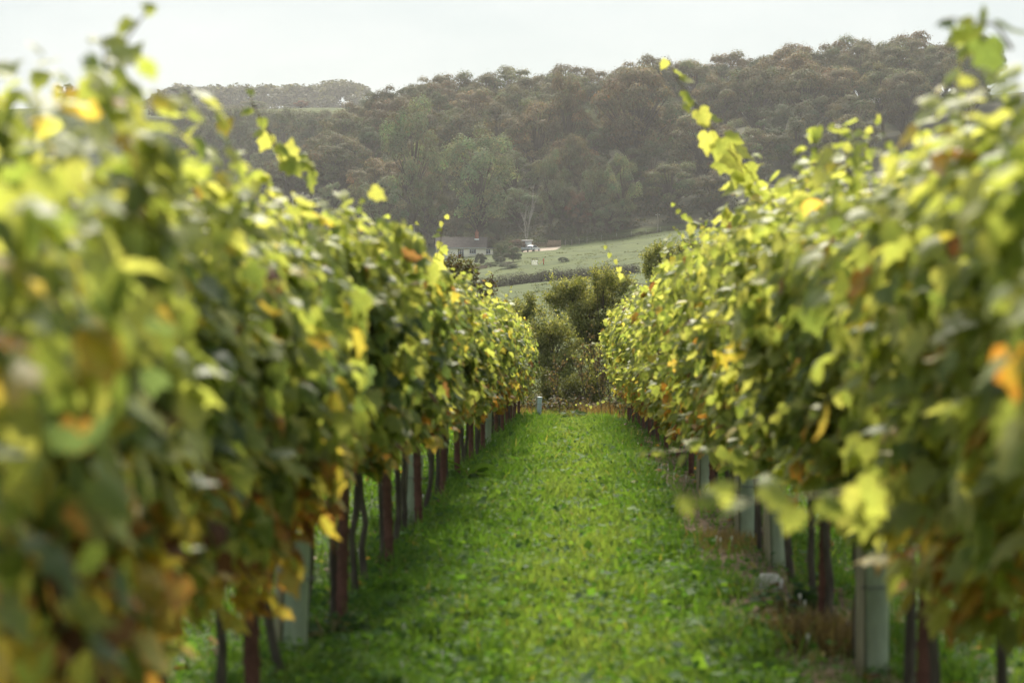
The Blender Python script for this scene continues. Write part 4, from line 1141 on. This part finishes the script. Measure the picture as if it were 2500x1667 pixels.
# withered vines beyond the row ends
for i, (px, h) in enumerate([(1367, 1.0), (1432, 1.1), (1468, 1.3), (1492, 1.25), (1515, 1.1)]):
    rng = np.random.default_rng(300 + i); p = at(px, 1020, 50.8); x = float(p[0])
    t = thing('withered_vine', f'reddish withered vine stem at the end of the path, {nth(i + 1)} from left', 'dead vine', (x, 50.8, float(hgt(x, 50.8))), 'withered vines')
    s, tp = branch_tree(rng, (0, 0, 1), h, .014, 2, 1, .45, .1, .12, 6, .4); s[:, 6:] = np.maximum(s[:, 6:], .005)
    v, f = segs_tubes(s, 4); obj('stem', mk_mesh('stem', v, f, M_VBARK), t)
    q = rng.integers(0, len(tp), 160); u = rng.random(160)[:, None]; P = tp[q, :3] * (1 - u) + tp[q, 3:] * u + rng.normal(size=(160, 3)) * .03
    V, F = cards(P, rvec(rng, 160), unit(rvec(rng, 160) - np.array((0, 0, .8))), rng.uniform(.02, .045, 160), LTL[0][0], LTL[0][1])
    c = np.array([(.075, .05, .034), (.10, .07, .042), (.05, .038, .028)])[rng.integers(0, 3, 160)]
    obj('dry_leaves', mk_mesh('dry_leaves', V, F, M_VINE, np.repeat(c, len(LTL[0][0]), 0)), t, kind='stuff')

# ------------------------------------------------------------------ grass of the path
rng = np.random.default_rng(55)
def path_points(n, x0, x1, y0, y1, power=1.6):
    y = y0 + (y1 - y0) * rng.random(n) ** power
    x = rng.uniform(x0, x1, n)
    return x, y
def patch(x, y):
    return np.sin(x * 3.1 + y * .9) * np.sin(x * 1.3 - y * 1.7 + 2) + .6 * np.sin(x * 7 + y * 3.3) * np.sin(y * 5.1 - x * 2)
def tuft(x, y):
    return np.sin(x * 9.7 + np.sin(y * 2.3) * 2) * np.sin(y * 6.1 + np.sin(x * 4.1) * 2)
def grass(name, n, x0, x1, label, keep):
    x, y = path_points(n, x0, x1, 8.2, 50.5)
    m = keep(x, y); x, y = x[m], y[m]; n = len(x)
    z = hgt(x, y)
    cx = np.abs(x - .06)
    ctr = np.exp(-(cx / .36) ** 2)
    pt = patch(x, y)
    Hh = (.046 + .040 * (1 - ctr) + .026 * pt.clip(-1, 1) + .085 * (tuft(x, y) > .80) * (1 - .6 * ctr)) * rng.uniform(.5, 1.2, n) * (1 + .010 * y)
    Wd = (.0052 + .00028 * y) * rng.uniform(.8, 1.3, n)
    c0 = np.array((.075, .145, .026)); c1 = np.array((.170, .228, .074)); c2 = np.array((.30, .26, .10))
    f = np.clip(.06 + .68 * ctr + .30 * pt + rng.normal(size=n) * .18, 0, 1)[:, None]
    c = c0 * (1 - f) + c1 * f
    dry = rng.random(n) < .018; c[dry] = c2
    c *= rng.uniform(.75, 1.25, n)[:, None]
    V, F, C = blades(rng, np.column_stack([x, y, z - .004]), Hh, Wd, c, .55)
    o = obj(name, mk_mesh(name, V, F, M_GRASS, C), kind='stuff'); tag(o, label, 'grass')
def bare(x, y):
    d = np.abs(x - 1.06) + .10 * np.sin(y * 2.1) + .08 * np.sin(y * 5.7)
    d2 = np.abs(x + 1.08) + .10 * np.sin(y * 2.7 + 1)
    return (rng.random(len(x)) < np.clip((d - .20) / .26, .05, 1)) & (rng.random(len(x)) < np.clip((d2 - .05) / .2, .3, 1))
grass('path_grass', 190000, -1.3, 1.5, 'mown green grass covering the path between the vine rows', bare)
grass('outer_grass', 26000, -4.2, -1.3, 'green grass seen under the left vine row', lambda x, y: y < 40)
grass('outer_grass', 26000, 1.5, 4.4, 'green grass seen under the right vine row', lambda x, y: y < 40)
# broad-leaved clover and weeds along both sides of the path
def clover(name, n, x0, x1, label, keep):
    x, y = path_points(n, x0, x1, 8.2, 50)
    m = keep(x, y); x, y = x[m], y[m]; n = len(x)
    P = np.column_stack([x, y, hgt(x, y) + rng.uniform(.015, .075, n) * (1 + .5 * patch(x, y).clip(-1, 1)) * (1 + .7 * (tuft(x, y) > .7))])
    N = unit(rng.normal(size=(n, 3)) * .45 + np.array((0, 0, 1))); T = rvec(rng, n)
    S = rng.uniform(.014, .034, n) * (1 + .012 * y) * np.where(rng.random(n) < .11, 2.0, 1.0)
    V, F = cards(P, N, T, np.stack([S * 1.1, S, S], -1), DIA_V * np.array((1.3, 1, 1)), DIA_F)
    c = np.array([(.055, .125, .026), (.080, .16, .032), (.045, .10, .030), (.11, .185, .038)])[rng.integers(0, 4, n)] * rng.uniform(.75, 1.25, n)[:, None]
    o = obj(name, mk_mesh(name, V, F, M_GRASS, np.repeat(c, 4, 0)), kind='stuff'); tag(o, label, 'weeds')
clover('clover_weeds', 130000, -1.25, 1.3, 'small broad-leaved weeds among the grass of the path', lambda x, y: bare(x, y) & (rng.random(len(x)) < .12 + .88 * np.clip((np.abs(x - .06) - .25) / .45, 0, 1)))
clover('clover_weeds', 18000, -3.6, -1.25, 'broad-leaved weeds under and beyond the left vine row', lambda x, y: y < 40)
clover('clover_weeds', 18000, 1.3, 3.9, 'broad-leaved weeds under and beyond the right vine row', lambda x, y: y < 40)
# white clover heads
x, y = path_points(60, -1.2, 1.2, 9, 40); z = hgt(x, y)
mb = MB()
for a, b, c in zip(x, y, z):
    if abs(a - .06) < .35 and RNG.random() < .7: continue
    mb.tube([(a, b, c), (a, b, c + .08), (a, b, c + .088), (a, b, c + .10), (a, b, c + .108)], [.0015, .0015, .006, .007, .002], 6)
o = mb.build('clover_flowers', simple('white_petals', (.62, .60, .50), .8, .1, 30), kind='stuff'); tag(o, 'tiny white clover heads scattered over the path', 'flowers')

n = 420; y = 8.5 + 38 * rng.random(n) ** 1.4; x = np.where(rng.random(n) < .5, XL, XR) + rng.normal(size=n) * .30
kf = np.array([PAL[q][0][0] for q in ('yellow', 'orange', 'brown', 'brown')])[rng.integers(0, 4, n)] * .8
V, F = cards(np.column_stack([x, y, hgt(x, y) + rng.uniform(.01, .06, n)]), unit(rng.normal(size=(n, 3)) * .35 + np.array((0, 0, 1))), rvec(rng, n), rng.uniform(.04, .075, n), LTL[1][0], LTL[1][1])
o = obj('fallen_leaves', mk_mesh('fallen_leaves', V, F, M_VINE, np.repeat(kf, len(LTL[1][0]), 0)), kind='stuff'); tag(o, 'yellow and brown fallen leaves under both vine rows', 'fallen leaves')
# straw litter and prunings on the bare soil under the right row
n = 2600; y = 8.5 + 40 * rng.random(n) ** 1.5; x = 1.06 + rng.normal(size=n) * .22; ang = rng.random(n) * 6.28; Ls = rng.uniform(.03, .14, n)
P0 = np.column_stack([x, y, hgt(x, y) + rng.uniform(.003, .03, n)]); D = np.column_stack([np.cos(ang), np.sin(ang), rng.normal(size=n) * .15]) * Ls[:, None]
v, f = segs_tubes(np.column_stack([P0, P0 + D, np.full(n, .0028), np.full(n, .002)]), 3)
o = obj('straw_litter', mk_mesh('straw_litter', v, f, simple('straw', (.34, .26, .16), .9, .3, 6)), kind='stuff'); tag(o, 'pale straw and prunings on the soil under the right vines', 'litter')

def weed(label, px, py, Y, n, R, H, leaf, cols, seed, name='weed_clump'):
    rng = np.random.default_rng(seed); p = at(px, py, Y); x = float(p[0]); g = float(hgt(x, Y))
    t = thing(name, label, 'weed', (x, Y, g))
    st = []
    for i in range(n):
        az = rng.random() * 6.28; el = rng.uniform(.35, 1.2); L = R * rng.uniform(.6, 1.1)
        e = np.array((math.cos(az) * math.cos(el) * L, math.sin(az) * math.cos(el) * L, math.sin(el) * H * rng.uniform(.5, 1)))
        st.append((0, 0, 0, *(e * .6), .004, .003))
        Nn = unit(np.array((0, 0, 1.0)) + rng.normal(size=3) * .4); T = unit(np.array((e[0], e[1], -.02)))
        s = leaf * rng.uniform(.7, 1.3); c = np.array(cols[rng.integers(0, len(cols))]) * rng.uniform(.8, 1.2)
        base = np.array([(0, 0, 0), (.22, .25, .03), (.26, .55, .02), (.12, .9, -.05), (0, 1.05, -.12), (-.12, .9, -.05), (-.26, .55, .02), (-.22, .25, .03), (0, .5, -.03)])
        V, F = cards((e * .6)[None], Nn[None], T[None], np.array([s]), base, np.array([(8, i_, (i_ + 1) % 8) for i_ in range(8)]))
        obj('leaf', mk_mesh('leaf', V, F, M_GRASS, np.tile(c, (9, 1)), True), t)
    v, f = segs_tubes(np.array(st), 4); obj('stems', mk_mesh('stems', v, f, M_SHOOT), t)
weed('large-leaved dock plant at the left edge of the path', 1150, 1170, 22, 16, .32, .25, .24, [(.06, .12, .022), (.09, .16, .03)], 1, 'dock_plant')
weed('dark nettle-like weed clump on the soil under the right row', 1924, 1490, 11.5, 60, .26, .26, .075, [(.022, .05, .018), (.035, .07, .02)], 2)
weed('shaded weed clump behind the nearest left trellis posts', 800, 1500, 10.3, 50, .26, .24, .08, [(.03, .06, .018), (.045, .085, .025)], 3)
weed('low weed clump at the foot of the first left grow tube', 770, 1560, 9.7, 36, .2, .16, .07, [(.04, .085, .02), (.06, .11, .025)], 4)
weed('broad weed plant at the foot of the far row end', 1395, 1030, 49.6, 16, .35, .35, .22, [(.04, .08, .02), (.06, .10, .025)], 5, 'dock_plant')
dry_clump('dry_grass', 'brown withered grass clump under the nearest right vines', 1.04, 10.2, .10, .14, 700, .16, [(.15, .10, .06), (.22, .16, .09), (.09, .065, .04)], 4)
dry_clump('dry_grass', 'brown withered grass tuft on the soil beside the second right tube', 1.0, 15.2, .10, .25, 500, .12, [(.24, .18, .10), (.17, .12, .07)], 5)
pst = at(1876, 1435, 12.6)
st = MB(); a_ = np.linspace(0, 2 * np.pi, 9)[:-1]
for k_, (r, z) in enumerate([(1.0, -.02), (1.05, .02), (.75, .05)]): pass
ringv = [(.075 * math.cos(q) * r * (1 + .15 * math.sin(3 * q)), .04 * math.sin(q) * r * (1 + .12 * math.cos(2 * q)), z) for r, z in ((1, -.02), (1.05, .025), (.6, .055)) for q in a_]
st.add(ringv, [(l * 8 + i, l * 8 + (i + 1) % 8, l * 8 + 8 + (i + 1) % 8, l * 8 + 8 + i) for l in range(2) for i in range(8)]); st.add(ringv[16:], [(0, i, i + 1) for i in range(1, 7)])
tag(st.build('flint_stone', simple('pale_flint', (.55, .52, .46), .7, .2, 25), None, (pst[0], 12.6, float(hgt(pst[0], 12.6)) + .02)), 'pale flint stone on the soil under the right row', 'stone')

# ------------------------------------------------------------------ haze over the valley
hz, hnt, hout = new_mat('valley_haze')
pv = hnt.nodes.new('ShaderNodeVolumePrincipled')
pv.inputs['Color'].default_value = (.86, .86, .86, 1)
pv.inputs['Density'].default_value = 0.00012
pv.inputs['Anisotropy'].default_value = 0.35
hnt.links.new(pv.outputs[0], hout.inputs['Volume'])
hb = MB().box(-1600, 1600, -120, 2700, -32, 132).build('haze', hz, kind='stuff')
tag(hb, 'pale autumn haze hanging over the valley', 'haze')
